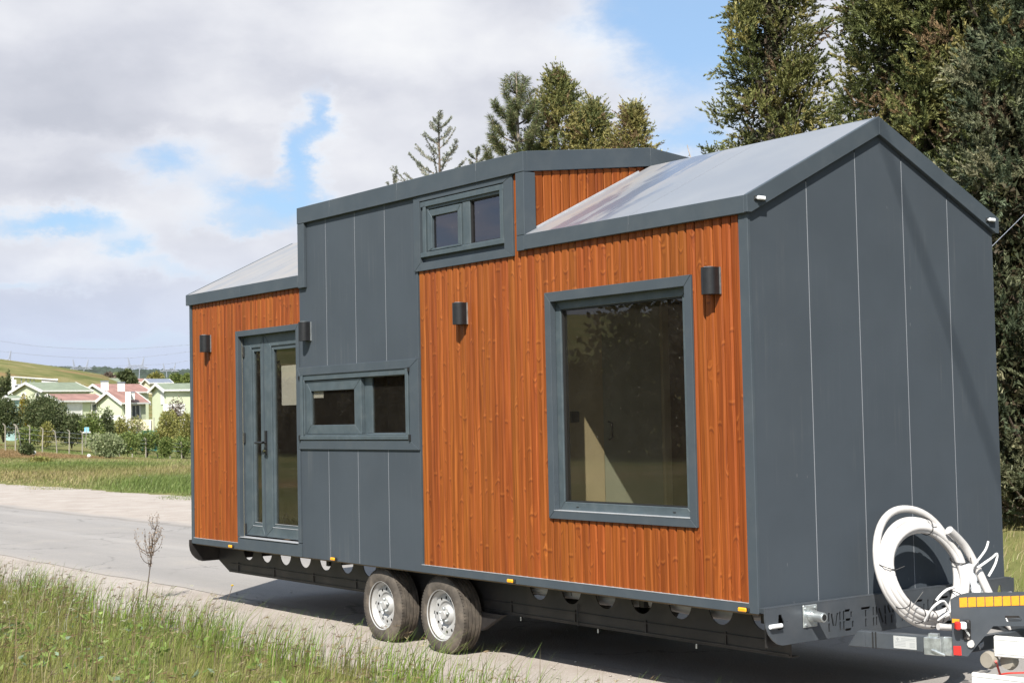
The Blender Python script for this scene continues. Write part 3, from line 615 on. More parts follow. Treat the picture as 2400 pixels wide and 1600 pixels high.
# side marker lights
for xc in (-7.331, -5.269, -2.579, -.117):
    b = P('marker_light', MB().box((xc-.048, -.018, .664), (xc+.048, -.0065, .690)), 'gasket_black', bevel=.003)
    MB().box((xc-.036, -.034, .662), (xc+.036, -.0185, .689)).build('lens', 'amber', b, bevel=.006)
    MB().lathe([(.004, -.021), (.004, -.018)], (xc-.042, 0, .677), 'y', 8).lathe([(.004, -.021), (.004, -.018)], (xc+.042, 0, .677), 'y', 8).build('screw', 'chrome', b)
for yc in (.075, 2.425):
    b = P('marker_light', MB().box((.0345, yc-.048, 3.243), (.044, yc+.048, 3.272)), 'gasket_black', bevel=.003, label='white marker light on the gable')
    MB().box((.0445, yc-.034, 3.246), (.064, yc+.034, 3.270)).build('lens', 'white_lens', b, bevel=.005)
    MB().box((.0445, yc-.047, 3.252), (.050, yc-.038, 3.264)).box((.0445, yc+.038, 3.252), (.050, yc+.047, 3.264)).build('screw', 'chrome', b)

# chassis: side beams with lightening holes
HOLES = [-7.57+.4*i for i in range(8)]+[-2.645+.4*i for i in range(7)]
for yb in (.30, 2.17):
    outer = [(-8.26, .64), (-8.26, .456), (-8.03, .358), (-.02, .358), (-.02, .64)]
    v, f = plate2d(outer, [circ(hx, .617, .117) for hx in HOLES], .008)
    mb = MB().add([(q[0], yb+q[2], q[1]) for q in v], f)
    mb.box((-8.03, yb-.002, .35), (-.02, yb+.07, .357)).box((-8.0, yb-.012, .438), (-.03, yb-.0045, .446)).box((-8.0, yb-.012, .362), (-.03, yb-.0045, .374))
    for hx in np.arange(-7.8, -.3, .8):
        if not -5.0 < hx < -3.2: mb.box((hx-.005, yb-.0125, .36), (hx+.005, yb-.0046, .46))
    P('side_beam', mb, 'frame_black')
for hx in (-7.9, -6.0, -2.9, -1.5, -.3): P('cross_member', MB().box((hx, .32, .54), (hx+.05, 2.16, .638)), 'frame_black')
mb = MB().tube([(-3.657, .22, .30), (-3.657, 2.28, .30)], .04, 12).tube([(-4.582, .22, .30), (-4.582, 2.28, .30)], .04, 12).box((-4.75, .27, .27), (-3.45, .30, .36)).box((-4.75, 2.2, .27), (-3.45, 2.23, .36))
mb.prism([(-3.35, .24, .20), (-3.05, .24, .35), (-3.35, .24, .35)], (0, .05, 0)); P('axle', mb, 'frame_black')
pts = spline([(-3.35, .42, .66), (-3.05, .40, .60), (-2.75, .395, .56), (-2.3, .40, .565), (-1.9, .42, .55), (-1.3, .40, .58), (-.8, .42, .56), (-.2, .5, .59)], 6)
pp = P('under_floor_pipe', MB().tube(pts, .042, 10), 'white_hose', smooth=60)
pts = spline([(-2.9, .50, .60), (-2.2, .52, .52), (-1.6, .47, .56), (-.9, .50, .53), (-.1, .45, .60)], 6); P('under_floor_pipe', MB().tube(pts, .035, 10), 'white_hose', smooth=60)
mb = MB()
for q in (-2.98, -2.32, -1.5): mb.lathe([(.045, q-.006), (.047, q+.006)], (0, .40, .575), 'x', 12)
mb.build('cable_tie', 'black_tie', pp)
for bx in (-2.9, -1.95, -.9): P('drain_stub', MB().tube([(bx, .305, .345), (bx, .305, .315)], .006), 'zinc')
P('inspection_wire', MB().tube([(-2.16, .288, .51), (-2.158, .284, .43), (-2.16, .286, .34)], .004), 'black_tie')
# end plates, the front one with cut-out lettering
def beam_outline(): 
    a = [(-.03, .692), (-.03, .63), (-.022, .58), (0.0, .535), (.035, .497), (.075, .470), (.118, .458)]
    return a+[(2.46-q[0], q[1]) for q in a[::-1]]
def rectq(y0, z0, y1, z1, w): # stroke between two points as a thin quad
    d4 = np.array([y1-y0, z1-z0]); n4 = np.array([-d4[1], d4[0]])/np.hypot(*d4)*w/2
    return [(y0+n4[0], z0+n4[1]), (y1+n4[0], z1+n4[1]), (y1-n4[0], z1-n4[1]), (y0-n4[0], z0-n4[1])]
GL = {'M': [(0, 0, 0, .46), (0, .54, 0, 1), (.22, .94, .40, .28), (.60, .28, .78, .94), (1, 0, 1, .46), (1, .54, 1, 1)], 'B': [(0, 0, 0, .47), (0, .53, 0, 1), (.12, 1, .7, 1), (.85, .92, .85, .62), (.2, .52, .75, .52), (1, .42, 1, .1), (.12, 0, .8, 0)],
      'T': [(0, 1, 1, 1), (.5, 0, .5, .44), (.5, .54, .5, .90)], 'I': [(.5, 0, .5, .44), (.5, .54, .5, 1)], 'N': [(0, 0, 0, .46), (0, .54, 0, 1), (.28, .90, .72, .10), (1, .0, 1, .46), (1, .54, 1, 1)],
      'Y': [(.5, 0, .5, .44), (.05, 1, .34, .58), (.95, 1, .66, .58)], 'H': [(0, 0, 0, 1), (1, 0, 1, 1), (.16, .5, .84, .5)], 'O': [(0, .2, 0, .8), (1, .2, 1, .8), (.15, 1, .85, 1), (.15, 0, .85, 0)],
      'U': [(0, .2, 0, 1), (1, .2, 1, 1), (.15, 0, .85, 0)], 'S': [(0, .6, 0, .92), (.1, 1, 1, 1), (.12, .5, .88, .5), (1, .08, 1, .4), (0, 0, .9, 0)], 'E': [(0, 0, 0, 1), (.2, 1, 1, 1), (.2, .5, .8, .5), (.2, 0, 1, 0)]}
holes = []; LZ0, LH = .497, .122
for chh, y0, w in (('M', .550, .105), ('B', .690, .085), ('T', .858, .088), ('I', .955, .045), ('N', 1.008, .085), ('Y', 1.115, .08), ('H', 1.265, .09), ('O', 1.392, .10), ('U', 1.535, .09), ('S', 1.665, .085), ('E', 1.79, .08)):
    for (a, b, c4, e4) in GL[chh]: holes.append(rectq(y0+a*w, LZ0+b*LH, y0+c4*w, LZ0+e4*LH, .016))
tri = [(.092, .650), (.116, .650), (.140, .600), (.140, .560), (.082, .556)]
holes += [tri, [(2.43-q[0], q[1]) for q in tri], circ(.165, .60, .005, 8)]
v, f = plate2d(beam_outline(), holes, .008); fb = P('end_plate', MB().add([(.076+q[2], q[0], q[1]) for q in v], f).box((.028, -.03, .6925), (.0805, 2.46, .698)), 'steel_grey', label='front end plate with cut-out lettering')
for s in (0, 1):
    yv = lambda q: 2.43-q if s else q
    MB().box((.0805, yv(.305), .548), (.089, yv(.435), .688)).tube([(.089, yv(.375), .617), (.20, yv(.375), .617)], [.038, .030], 16).build('socket_flange', 'zinc', fb, bevel=.004)
    MB().lathe([(.0, .2005), (.020, .2005)], (0, yv(.375), .617), 'x', 16).build('socket_bore', 'gasket_black', fb)
    mb = MB()
    for dy in (.325, .415):
        for dz in (.567, .668): mb.lathe([(.0, .097), (.008, .097), (.009, .0892)], (0, yv(dy), dz), 'x', 8)
    mb.build('bolt', 'zinc', fb)
    MB().tube([(.095, yv(.0), .585), (.095, yv(.10), .585)], .014, 10).build('marker_light', 'white_lens', fb)
v, f = plate2d(beam_outline(), [], .008); P('end_plate', MB().add([(-L-.016+q[2], q[0], q[1]) for q in v], f), 'frame_black')
P('letter_backing', MB().box((-.012, .06, .44), (.004, 2.40, .645)), 'frame_black')  # black plate added behind the cut-outs so the letters stay dark
# A-frame drawbar
dirn = np.array([math.cos(R(14.5)), math.sin(R(14.5)), 0]); nrm = np.array([-dirn[1], dirn[0], 0])
for s in (0, 1):
    p0 = np.array([.33, .585+.03, .475]); Lb = .66
    c0 = p0+dirn*Lb/2; a1, n1 = dirn.copy(), nrm.copy()
    if s: c0[1] = 2.46-c0[1]; a1[1] *= -1; n1[1] *= -1
    mb = MB().obox(c0, a1, n1, (0, 0, 1), Lb/2, .03, .05)
    if not s:
        sh = p0-dirn*.12; mb.prism([sh+nrm*-.03+np.array([0, 0, -.05]), p0+nrm*-.03+np.array([0, 0, -.05]), p0+nrm*-.03+np.array([0, 0, .05]), p0-dirn*.05+nrm*-.03+np.array([0, 0, .05])], nrm*.06)
    db = P('drawbar_arm', mb, 'steel_grey', bevel=.004)
    if not s:
        fc = lambda u, zc: p0+dirn*u+nrm*-.0312+np.array([0, 0, zc])
        MB().obox(fc(.055, 0), dirn, nrm, (0, 0, 1), .004, .003, .051).obox(fc(.075, 0), dirn, nrm, (0, 0, 1), .004, .003, .051).build('weld_gap', 'gasket_black', db)
        MB().obox(fc(.27, .0), dirn, nrm, (0, 0, 1), .075, .002, .038).build('data_plate', 'plate_silver', db)
        mb = MB()
        for i in range(6): mb.obox(fc(.24 if i > 1 else .29, .024-.009*i)+nrm*-.0022, dirn, nrm, (0, 0, 1), .035 if i > 1 else .045, .0004, .0015)
        for i in range(4): mb.obox(fc(.318, .0-.008*i)+nrm*-.0022, dirn, nrm, (0, 0, 1), .018, .0004, .0015)
        mb.prism([fc(.222, .030)+nrm*-.0024, fc(.235, .02)+nrm*-.0024, fc(.222, .010)+nrm*-.0024, fc(.209, .02)+nrm*-.0024], nrm*-.0004); mb.build('plate_print', 'plate_print', db)
        mb = MB().obox(fc(.475, .0)+nrm*-.03, dirn, nrm, (0, 0, 1), .055, .034, .052).obox(fc(.555, .0)+nrm*-.005, dirn, nrm, (0, 0, 1), .03, .006, .056).tube([fc(.47, -.02)+nrm*-.07, fc(.56, -.045)+nrm*-.075], .008)
        mb.obox(fc(.47, .062)+nrm*-.02, dirn, nrm, (0, 0, 1), .03, .02, .012); mb.build('overrun_lock', 'zinc', db, bevel=.003)
P('drawbar_crosspiece', MB().box((.88, .80, .43), (.94, 1.66, .515)), 'steel_grey', bevel=.004)

# wheels (one built, three copied)
def make_wheel(c, out):                                  # out = -1 faces the camera side
    cx, cy, cz = c; hub_o = (cx, cy, 0)
    prof = [(.200, .0), (.207, -.006), (.212, .0), (.206, .012), (.180, .03), (.172, .05), (.166, .056)]
    rim = MB().lathe([(r_, cy+out*-h) if out < 0 else (r_, cy+h*-1) for r_, h in prof], (cx, 0, cz), 'y', 48)
    v, f = plate2d(circ(0, 0, .168, 48), [circ(.140*math.cos(t), .140*math.sin(t), .0135, 12) for t in np.arange(12)*math.pi/6]+[circ(0, 0, .112, 40)], .004)
    rim.add([(cx+q[0], cy+.052+q[2]*.8, cz+q[1]) for q in v], f)
    rim.lathe([(.112, cy+.052), (.104, cy+.062), (.082, cy+.068), (.074, cy+.048), (.060, cy+.036), (.038, cy+.034), (.036, cy+.016), (.030, cy+.010), (.0, cy+.008)], (cx, 0, cz), 'y', 40)
    w = P('wheel', rim, 'rim_silver', smooth=35)
    hub = MB()
    for t in np.arange(5)*2*math.pi/5+.3: hub.lathe([(.0, cy+.010), (.008, cy+.012), (.012, cy+.020), (.013, cy+.036)], (cx+.054*math.cos(t), 0, cz+.054*math.sin(t)), 'y', 6)
    hub.build('lug_nut', 'zinc', w); MB().lathe([(.0, cy+.0795), (.170, cy+.0795)], (cx, 0, cz), 'y', 32).build('dark_backing', 'gasket_black', w)  # flat black disc stands in for the dark interior behind the rim holes
    mb = MB().tube([(cx-.150, cy+.035, cz+.02), (cx-.135, cy+.02, cz+.0)], .004); mb.build('valve', 'gasket_black', w)
    tp = [(.196, .012), (.206, -.004), (.225, -.012), (.262, -.014), (.290, -.004), (.305, .006), (.3135, .016)]
    y = .022
    for gidx in range(4): tp += [(.3175, y), (.3180, y+.026), (.3085, y+.0275), (.3085, y+.0345)]; y += .036
    tp += [(.3175, y), (.3165, y+.014), (.300, .190), (.262, .205), (.21, .19), (.196, .17)]
    ty = MB().lathe([(r_, cy+h) for r_, h in tp], (cx, 0, cz), 'y', 72)
    vv = np.array(ty.v)                                  # flatten the contact patch a little
    ty.v = [(q[0], q[1], max(q[2], .012)) for q in vv]
    # shoulder lugs
    for i in range(72):
        t = 2*math.pi*i/72; er = np.array([math.cos(t), 0, math.sin(t)]); et = np.array([-math.sin(t), 0, math.cos(t)])
        cpos = np.array([cx, cy+.020, cz])+er*.3135
        if cpos[2] > .02: ty.obox(cpos, et, (0, 1, 0), er, .009, .012, .0055)
    ty.build('tyre', 'rubber', w, smooth=30); return w
wheel = make_wheel((-3.657, .062, .312), -1)
def copy_part(src, dx, dy=0, flip=False):
    c = src.copy(); COL.objects.link(c); c.parent = src.parent; c.location = src.location.copy(); c.location.x += dx; c.location.y += dy
    if flip: c.rotation_euler = (0, 0, math.pi)
    for ch in src.children:
        e = ch.copy(); COL.objects.link(e); e.parent = c
    return c
# wheel meshes share the house origin, so far-side wheels are turned about it: x -> -x about house centre
copy_part(wheel, -.925)
hx = HO[0]
for px in (-3.657, -4.582):
    c = copy_part(wheel, 0, 0, True); c.location = ((px-hx)-(-(wheel_x := -3.657-hx)), 0, 0)

# ------------------------------------------------------------------ hose coil leaning on the front wall
coil = empty('hose_coil', (.28, 1.27, .50), label='bundle of white pipes coiled and tied with black wire against the grey gable', cat='pipe coil')
def ring_pt(t, ry, rz, cy, cz, lean, x0):
    zc = cz+rz*math.sin(t); return (x0-(zc-.5)*lean, cy+ry*math.cos(t), zc)
rr = random.Random(3)
for n, (ry, rz, cy, cz, r_, x0) in enumerate([(.392, .318, 1.262, .852, .025, .36), (.362, .292, 1.268, .838, .025, .362), (.378, .304, 1.268, .845, .023, .385), (.350, .280, 1.270, .834, .022, .388), (.366, .292, 1.268, .838, .021, .405), (.385, .362, 1.243, .880, .025, .342)]):
    ph = rr.uniform(0, 6); pts = []
    for j in range(56):
        t = 2*math.pi*j/56; q = ring_pt(t, ry*(1+.018*math.sin(2*t+ph)), rz*(1+.02*math.sin(3*t+ph)), cy, cz+.012*math.sin(t+ph), .28, x0); pts.append(q)
    MB().tube(pts, r_, 10, closed=True).build('pipe_loop', 'white_hose', coil, smooth=60)
pts = spline([(.30, 1.50, 1.10), (.30, 1.66, .98), (.34, 1.735, .82), (.42, 1.76, .64), (.50, 1.77, .52), (.60, 1.78, .42)], 6); MB().tube(pts, .028, 10).build('pipe_tail', 'white_hose', coil, smooth=60)
pts = spline([(.50, 1.10, .52), (.56, 1.28, .50), (.66, 1.30, .505), (.80, 1.05, .50), (.93, .86, .52), (1.02, .74, .50)], 6); MB().tube(pts, .022, 8).build('pipe_tail', 'white_hose', coil, smooth=60)
for a0, n in ((1.25, 0), (2.95, 1), (.15, 2), (3.75, 3), (4.55, 4), (5.6, 5), (4.2, 6)):
    cen = np.array(ring_pt(a0, .370, .298, 1.266, .844, .28, .378)); rad = np.array([0, math.cos(a0), math.sin(a0)])
    pts = [cen+rad*(.056*math.cos(t))+np.array([1, 0, -.28])*.058*math.sin(t) for t in np.linspace(0, 2*math.pi, 25)[:-1]]
    MB().tube(pts, .0035, 5, closed=True).build('tie_wire', 'black_tie', coil)
    MB().tube([cen+rad*.02+np.array([.085, 0, -.02]), cen-rad*.06+np.array([.11, rr.uniform(-.04, .04), rr.uniform(.0, .07)])], .003, 5).build('tie_end', 'black_tie', coil)
wires = [[(.42, 1.42, .80), (.47, 1.33, .755), (.50, 1.20, .745), (.52, 1.10, .715), (.53, 1.05, .69)], [(.46, 1.02, .56), (.55, 1.00, .66), (.58, 1.06, .69), (.57, 1.13, .62), (.52, 1.22, .55)],
         [(.50, 1.10, .56), (.58, 1.12, .62), (.60, 1.20, .68), (.58, 1.26, .64), (.56, 1.28, .56)], [(.47, 1.20, .57), (.55, 1.34, .62), (.60, 1.46, .60), (.61, 1.48, .53), (.56, 1.38, .49)],
         [(.36, 1.66, .85), (.40, 1.74, .95), (.40, 1.78, 1.01)], [(.38, 1.68, .84), (.42, 1.78, .90), (.43, 1.83, .925), (.42, 1.82, .86), (.40, 1.77, .78)], [(.40, 1.62, .66), (.45, 1.70, .60), (.52, 1.72, .50)]]
for wv in wires: MB().tube(spline(wv, 6), .0085, 6).build('loose_wire', 'white_cable', coil, smooth=60)
MB().tube([(.53, 1.05, .69), (.535, 1.03, .676), (.54, 1.0, .66)], [.008, .006, .003], 6).build('wire_end', 'black_tie', coil)
pts = spline([(.52, 1.40, .885), (.58, 1.36, .80), (.66, 1.30, .72), (.76, 1.20, .62), (.86, 1.06, .52), (.93, .92, .45)], 5); MB().tube(pts, [.028+.008*math.sin(i*1.7) for i in range(len(pts))], 8).build('plastic_sleeve', 'clear_film', coil, smooth=60)

# ------------------------------------------------------------------ rear of the towing vehicle at the right edge
TU = np.array([math.cos(R(53)), math.sin(R(53)), 0]); TN = np.array([TU[1], -TU[0], 0]); T0 = np.array([.97, .70, 0])
def tp(u, zv, n=0.0): q = T0+TU*u+TN*n; return (q[0], q[1], zv)
tow = empty('tow_vehicle', (1.1, .9, 0), label='grey rear frame of a towing vehicle with orange reflective tape and white side rails', cat='vehicle')
out = [(-.044, .765), (-.04, .46), (-.036, .436), (.045, .426), (.074, .457), (.205, .603), (.80, .590), (.80, .805), (.396, .803), (.058, .803), (.02, .795), (-.02, .78)]
slot = [(.275, .663), (.36, .661), (.377, .636), (.37, .626), (.288, .627)]
v, f = plate2d(out, [slot], .008)
MB().add([tp(q[0], q[1], -q[2]-.0045) for q in v], f).build('side_plate', 'steel_grey', tow, bevel=.002, label='dark grey side plate cut back below')
for i in range(12):
    u = .008+.0517*i; MB().add([tp(u+a, zv+.0006*i, n) for n in (.0005, .002) for a, zv in ((0, .719), (.046, .720), (.046, .777), (0, .775))], [(0, 3, 2, 1), (4, 5, 6, 7), (0, 1, 5, 4), (1, 2, 6, 5), (2, 3, 7, 6), (3, 0, 4, 7)]).build('reflective_tape', 'tape_orange', tow)
MB().add([tp(u, zv, n) for n in (.0005, .002) for u, zv in ((-.04, .628), (.002, .628), (.004, .648), (-.04, .652))], [(0, 3, 2, 1), (4, 5, 6, 7), (0, 1, 5, 4), (1, 2, 6, 5), (2, 3, 7, 6), (3, 0, 4, 7)]).build('reflective_tape', 'tape_orange', tow)
ax = lambda mbx, u, zv, n, hu, hn, hz: mbx.obox(tp(u, zv, n), TU, TN, (0, 0, 1), hu, hn, hz)
lampb = ax(ax(MB(), .045, .585, .009, .022, .008, .060), .03, .615, .03, .03, .014, .022).build('marker_lamp', 'frame_black', tow, bevel=.006, label='stalk marker lamp, red to the rear and white to the front')
ax(MB(), -.022, .617, .052, .016, .024, .024).build('red_lens', 'red_lens', lampb, bevel=.008); ax(MB(), .012, .617, .050, .016, .022, .021).build('white_lens', 'white_lens', lampb, bevel=.006)
mb = MB()
for i in range(5): ax(mb, .030+.006*i, .592-.009*i, .0185, .004, .001, .007)
mb.build('grip_rib', 'plate_silver', lampb); ax(ax(MB(), .048, .636, .0185, .006, .0015, .006), .048, .535, .0185, .006, .0015, .006).build('screw', 'chrome', lampb)
MB().add([tp(u, zv, n) for n in (.001, .006) for u, zv in ((-.038, .438), (.008, .434), (.006, .489), (-.038, .491))], [(0, 3, 2, 1), (4, 5, 6, 7), (0, 1, 5, 4), (1, 2, 6, 5), (2, 3, 7, 6), (3, 0, 4, 7)]).build('red_reflector', 'red_lens', tow)
d1 = np.array([math.cos(R(14)), math.sin(R(14)), 0]); n1 = np.array([d1[1], -d1[0], 0])
def rail(p, dr, nr_, ln, z0, z1, lab):
    p = np.array(p, float); c = p+dr*ln/2; 
    rl = MB().obox((c[0], c[1], (z0+z1)/2), dr, nr_, (0, 0, 1), ln/2, .016, (z1-z0)/2).build('side_rail', 'white_paint', tow, bevel=.006, label=lab)
    mb = MB()
    for zq in (z1-.022, z0+.018): mb.obox((c[0]+nr_[0]*.0165, c[1]+nr_[1]*.0165, zq), dr, nr_, (0, 0, 1), ln/2-.004, .0006, .0022)
    mb.build('groove', 'plate_print', rl)
rail((1.10, .86, 0), d1, n1, 1.7, .425, .548, 'upper white side rail'); d2 = np.array([math.cos(R(8)), math.sin(R(8)), 0]); rail((1.02, .745, 0), d2, np.array([d2[1], -d2[0], 0]), 1.8, .205, .335, 'lower white side rail')
MB().box((1.30, .93, .36), (1.36, .98, .43)).box((2.2, 1.1, .10), (2.26, 1.16, .8)).build('rail_bracket', 'steel_grey', tow)
ax(MB(), .60, .67, -.30, .42, .006, .06).build('inner_crossmember', 'frame_black', tow)
MB().lathe([(.0, -.03), (.045, -.03), (.055, 0), (.045, .03), (.0, .03)], (1.06, .86, .40), 'y', 16).lathe([(.0, -.03), (.045, -.03), (.055, 0), (.045, .03), (.0, .03)], (1.15, .93, .395), 'y', 16).build('guide_roller', 'concrete', tow, smooth=40)
q = tp(.6, .7, -.4); MB().box((1.5, 1.5, .55), (4.2, 3.6, .74)).build('flat_deck', 'frame_black', tow)
pts = spline([(1.12, .84, .40), (.9, 1.2, .18), (.45, 1.75, .03), (.05, 2.3, .014), (.10, 2.55, .014), (.35, 2.75, .014), (.9, 2.9, .014)], 8); tag(MB().tube(pts, .007, 6).build('red_cable', 'red_cable', None, smooth=60), 'thin red cable trailing onto the asphalt below the white rail', 'cable')

# overhead service cable whose soft shadow crosses the front gable, and a thin stay wire behind the house
def sag(a, b, dz, n=24): a, b = np.array(a, float), np.array(b, float); return [a+(b-a)*t-np.array([0, 0, 4*dz*t*(1-t)]) for t in np.linspace(0, 1, n)]
sh0, sh1 = np.array([0, 1.314, 3.753]), np.array([0, 2.246, 1.893]); c0 = sh0+SUN*13.0; c1 = sh1+SUN*14.6; dv = (c1-c0)/np.linalg.norm(c1-c0)
ov0, ov1 = c0-dv*9, c1+dv*6
tag(MB().tube([ov0, c0, c1, ov1], .017, 6).build('overhead_cable', 'gasket_black', None), 'thick dark overhead service cable strung above the road', 'cable')
tag(MB().tube(sag(at(2860, 40, 21.0), at(2230, 670, 15.9), .02, 10), .003, 5).build('stay_wire', 'pylon_steel', None), 'thin stay wire slanting down behind the grey gable', 'wire')

# ------------------------------------------------------------------ vegetation builders
def unit(a): return a/(np.linalg.norm(a, axis=-1, keepdims=True)+1e-9)
def sprigs(C, D, Ln, Wd, colr, curve=.0):               # diamond leaves: base C, direction D, length, width
    n = len(C); rnd = unit(rng.normal(size=(n, 3))); sd = unit(np.cross(D, rnd)); Ln = np.broadcast_to(Ln, n)[:, None]; Wd = np.broadcast_to(Wd, n)[:, None]
    nn = np.cross(D, sd); a = C; b = C+D*Ln*.45+sd*Wd/2+nn*Ln*curve; c4 = C+D*Ln; e = C+D*Ln*.45-sd*Wd/2+nn*Ln*curve
    V = np.stack([a, b, c4, e], 1).reshape(-1, 3); F = np.arange(4*n).reshape(n, 4); return V, F, np.repeat(colr, 4, 0)
def cat_arr(parts):
    V = []; F = []; Cc = []; o = 0
    for v, f, c in parts: V.append(v); F.append(f+o); Cc.append(c); o += len(v)
    return np.concatenate(V), np.concatenate(F), np.concatenate(Cc)
def pal(n, cols, wts):
    cols = np.array(cols, float); i = rng.choice(len(cols), n, p=np.array(wts)/sum(wts)); return cols[i]*rng.uniform(.8, 1.2, (n, 1))
CYP = [(.112, .128, .046), (.178, .182, .064), (.28, .25, .092), (.21, .145, .08)]
def cypress(label, base, ht, rad, prof, nclump, per, L=.13, Wd=.030, wts=(5, 5, 2.2, .8), hole=.30, lean=(0, 0), cols=CYP, up=.55, group=None, t0=.02, trunk_r=.16, name='cypress_tree', limbs=26, spread=.17, core=0):
    base = np.array(base, float); tr = empty(name, base, label=label, cat='tree', group=group)
    top = base+np.array([lean[0], lean[1], ht]); tpts = [base+(top-base)*t+np.array([.05*math.sin(5*t), .05*math.cos(4*t), 0]) for t in np.linspace(0, .97, 9)]
    MB().tube(tpts, [trunk_r*(1-t)+.012 for t in np.linspace(0, .97, 9)], 8).build('trunk', 'bark', tr, smooth=60)
    t = t0+(1-t0)*np.power(rng.random(nclump), .9); ph = rng.uniform(0, 2*math.pi, nclump)
    lump = 1+.20*np.sin(3*ph+9*t)+.16*np.sin(5*ph-17*t+1.3)+.12*rng.normal(size=nclump)
    rr_ = prof(t)*rad*lump*np.power(rng.random(nclump), .45)
    gapn = np.sin(7*t*ht/3+2*ph)+np.sin(4.3*ph-5*t*ht/3+.7)+.6*rng.normal(size=nclump); keep = gapn > np.quantile(gapn, hole); t, ph, rr_ = t[keep], ph[keep], rr_[keep]
    axp = base+np.outer(t, top-base); outd = np.stack([np.cos(ph), np.sin(ph), np.zeros_like(ph)], 1); C = axp+outd*rr_[:, None]
    idx = rng.choice(len(C), min(limbs, len(C)), replace=False)
    for i in idx:
        st = base+(top-base)*max(0.02, t[i]-.12*rr_[i]/rad-.03); md = (st+C[i])/2-np.array([0, 0, .12*rr_[i]])
        MB().tube(bez(st, md, md, C[i], 6), [.045*trunk_r/.16, .04, .03, .022, .014, .006], 5, cap=False).build('limb', 'bark', tr)
    m = len(C); cdir = unit(outd*.75+np.array([0, 0, up])+.25*rng.normal(size=(m, 3))); cc = pal(m, cols, wts)
    # every clump is a handful of feathery sprays; scale leaves sit along each spray
    nt = 9; ti = np.repeat(np.arange(m), nt); td = unit(cdir[ti]+.55*rng.normal(size=(m*nt, 3))); tb = C[ti]+rng.normal(size=(m*nt, 3))*spread*.55; tl = spread*rng.uniform(1.0, 2.3, m*nt)
    pl = max(4, per//nt); li = np.repeat(np.arange(m*nt), pl); n = len(li); u = rng.random((n, 1)); side_ = rng.normal(size=(n, 3)); side_ -= td[li]*(side_*td[li]).sum(1, keepdims=True); side_ = unit(side_)
    P0 = tb[li]+td[li]*tl[li][:, None]*u; D = unit(td[li]*.8+side_*(1.05-.6*u)+np.array([0, 0, .12])); ln = L*(1.25-.75*u[:, 0])*rng.uniform(.6, 1.3, n)
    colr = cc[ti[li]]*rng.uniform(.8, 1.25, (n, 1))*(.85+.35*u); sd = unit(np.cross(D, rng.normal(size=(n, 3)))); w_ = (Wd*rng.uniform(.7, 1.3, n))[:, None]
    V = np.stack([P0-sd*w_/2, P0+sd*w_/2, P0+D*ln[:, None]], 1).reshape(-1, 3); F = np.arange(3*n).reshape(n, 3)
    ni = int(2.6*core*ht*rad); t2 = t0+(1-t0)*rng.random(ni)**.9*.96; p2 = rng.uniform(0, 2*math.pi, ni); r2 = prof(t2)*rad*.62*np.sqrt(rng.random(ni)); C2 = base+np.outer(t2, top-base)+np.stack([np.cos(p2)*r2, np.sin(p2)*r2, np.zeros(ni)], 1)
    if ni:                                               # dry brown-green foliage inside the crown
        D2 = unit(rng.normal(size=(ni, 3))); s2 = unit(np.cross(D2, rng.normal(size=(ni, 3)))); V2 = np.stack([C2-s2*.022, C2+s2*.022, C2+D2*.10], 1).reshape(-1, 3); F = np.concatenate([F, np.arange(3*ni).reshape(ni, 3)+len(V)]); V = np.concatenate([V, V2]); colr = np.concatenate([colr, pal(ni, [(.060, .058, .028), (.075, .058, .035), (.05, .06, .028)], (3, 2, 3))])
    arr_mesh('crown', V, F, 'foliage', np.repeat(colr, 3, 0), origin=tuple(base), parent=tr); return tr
cone = lambda t: np.clip(4.6*(1-t), 0, 1)**.85*np.clip(.55+3*t, 0, 1)
col_ = lambda t: np.clip(np.minimum(1.0, 2.2*(1-t))**.7, 0, 1)*np.clip(.6+1.2*t, 0, 1)
def at_ground(px, r): q = at(px, 900, r); q[2] = float(height(q[0], q[1])); return q

# the dark conifers behind and beside the house
B1 = dict(L=.068, Wd=.023, spread=.18)
cypress('tall loose conifer with sky showing through, left of the dense one behind the ridge', at_ground(1832, 24.0), 10.2, .90, col_, 700, 360, hole=.28, wts=(5, 5, 2, .8), limbs=60, core=420, trunk_r=.20, **B1)
cypress('huge dense dark conifer rising straight behind the gable peak', at_ground(2205, 21.5), 11.5, 1.26, col_, 1450, 380, hole=.06, wts=(6, 5, 1.8, .5), limbs=50, trunk_r=.24, core=1100, **B1)
cypress('dense conifer with rusty dead sprays at the right edge', at_ground(2395, 20.6), 11.0, 1.40, col_, 1000, 380, hole=.14, wts=(5, 5, 2, 1.9), limbs=50, trunk_r=.22, core=900, **B1)
cypress('greyer conifer at the far right, foliage down to the dry grass', at_ground(2425, 19.4), 6.4, 1.15, col_, 420, 380, hole=.2, cols=[(.085, .105, .06), (.15, .16, .09), (.23, .22, .13), (.14, .10, .06)], limbs=30, core=900, **B1)
B2 = dict(L=.058, Wd=.019, spread=.12, hole=.10, t0=.55)
cypress('pointed olive cypress behind the dormer, taller of the pair', at_ground(1322, 27.5), 8.05, .90, cone, 420, 200, wts=(4, 5, 4.5, .8), limbs=12, **B2)
cypress('lower olive cypress between its taller neighbour and the golden one', at_ground(1402, 27.0), 7.40, .80, cone, 330, 200, wts=(4, 5, 4, .8), limbs=12, **B2)
cypress('golden tipped cypress above the right end of the dormer', at_ground(1498, 26.0), 7.0, .70, cone, 330, 200, wts=(1, 3, 7, 1.6), limbs=12, **B2)
cypress('small brownish cypress top just right of the dormer fascia', at_ground(1572, 26.0), 6.05, .6, cone, 150, 180, wts=(1, 3, 5, 4), limbs=10, **B2)
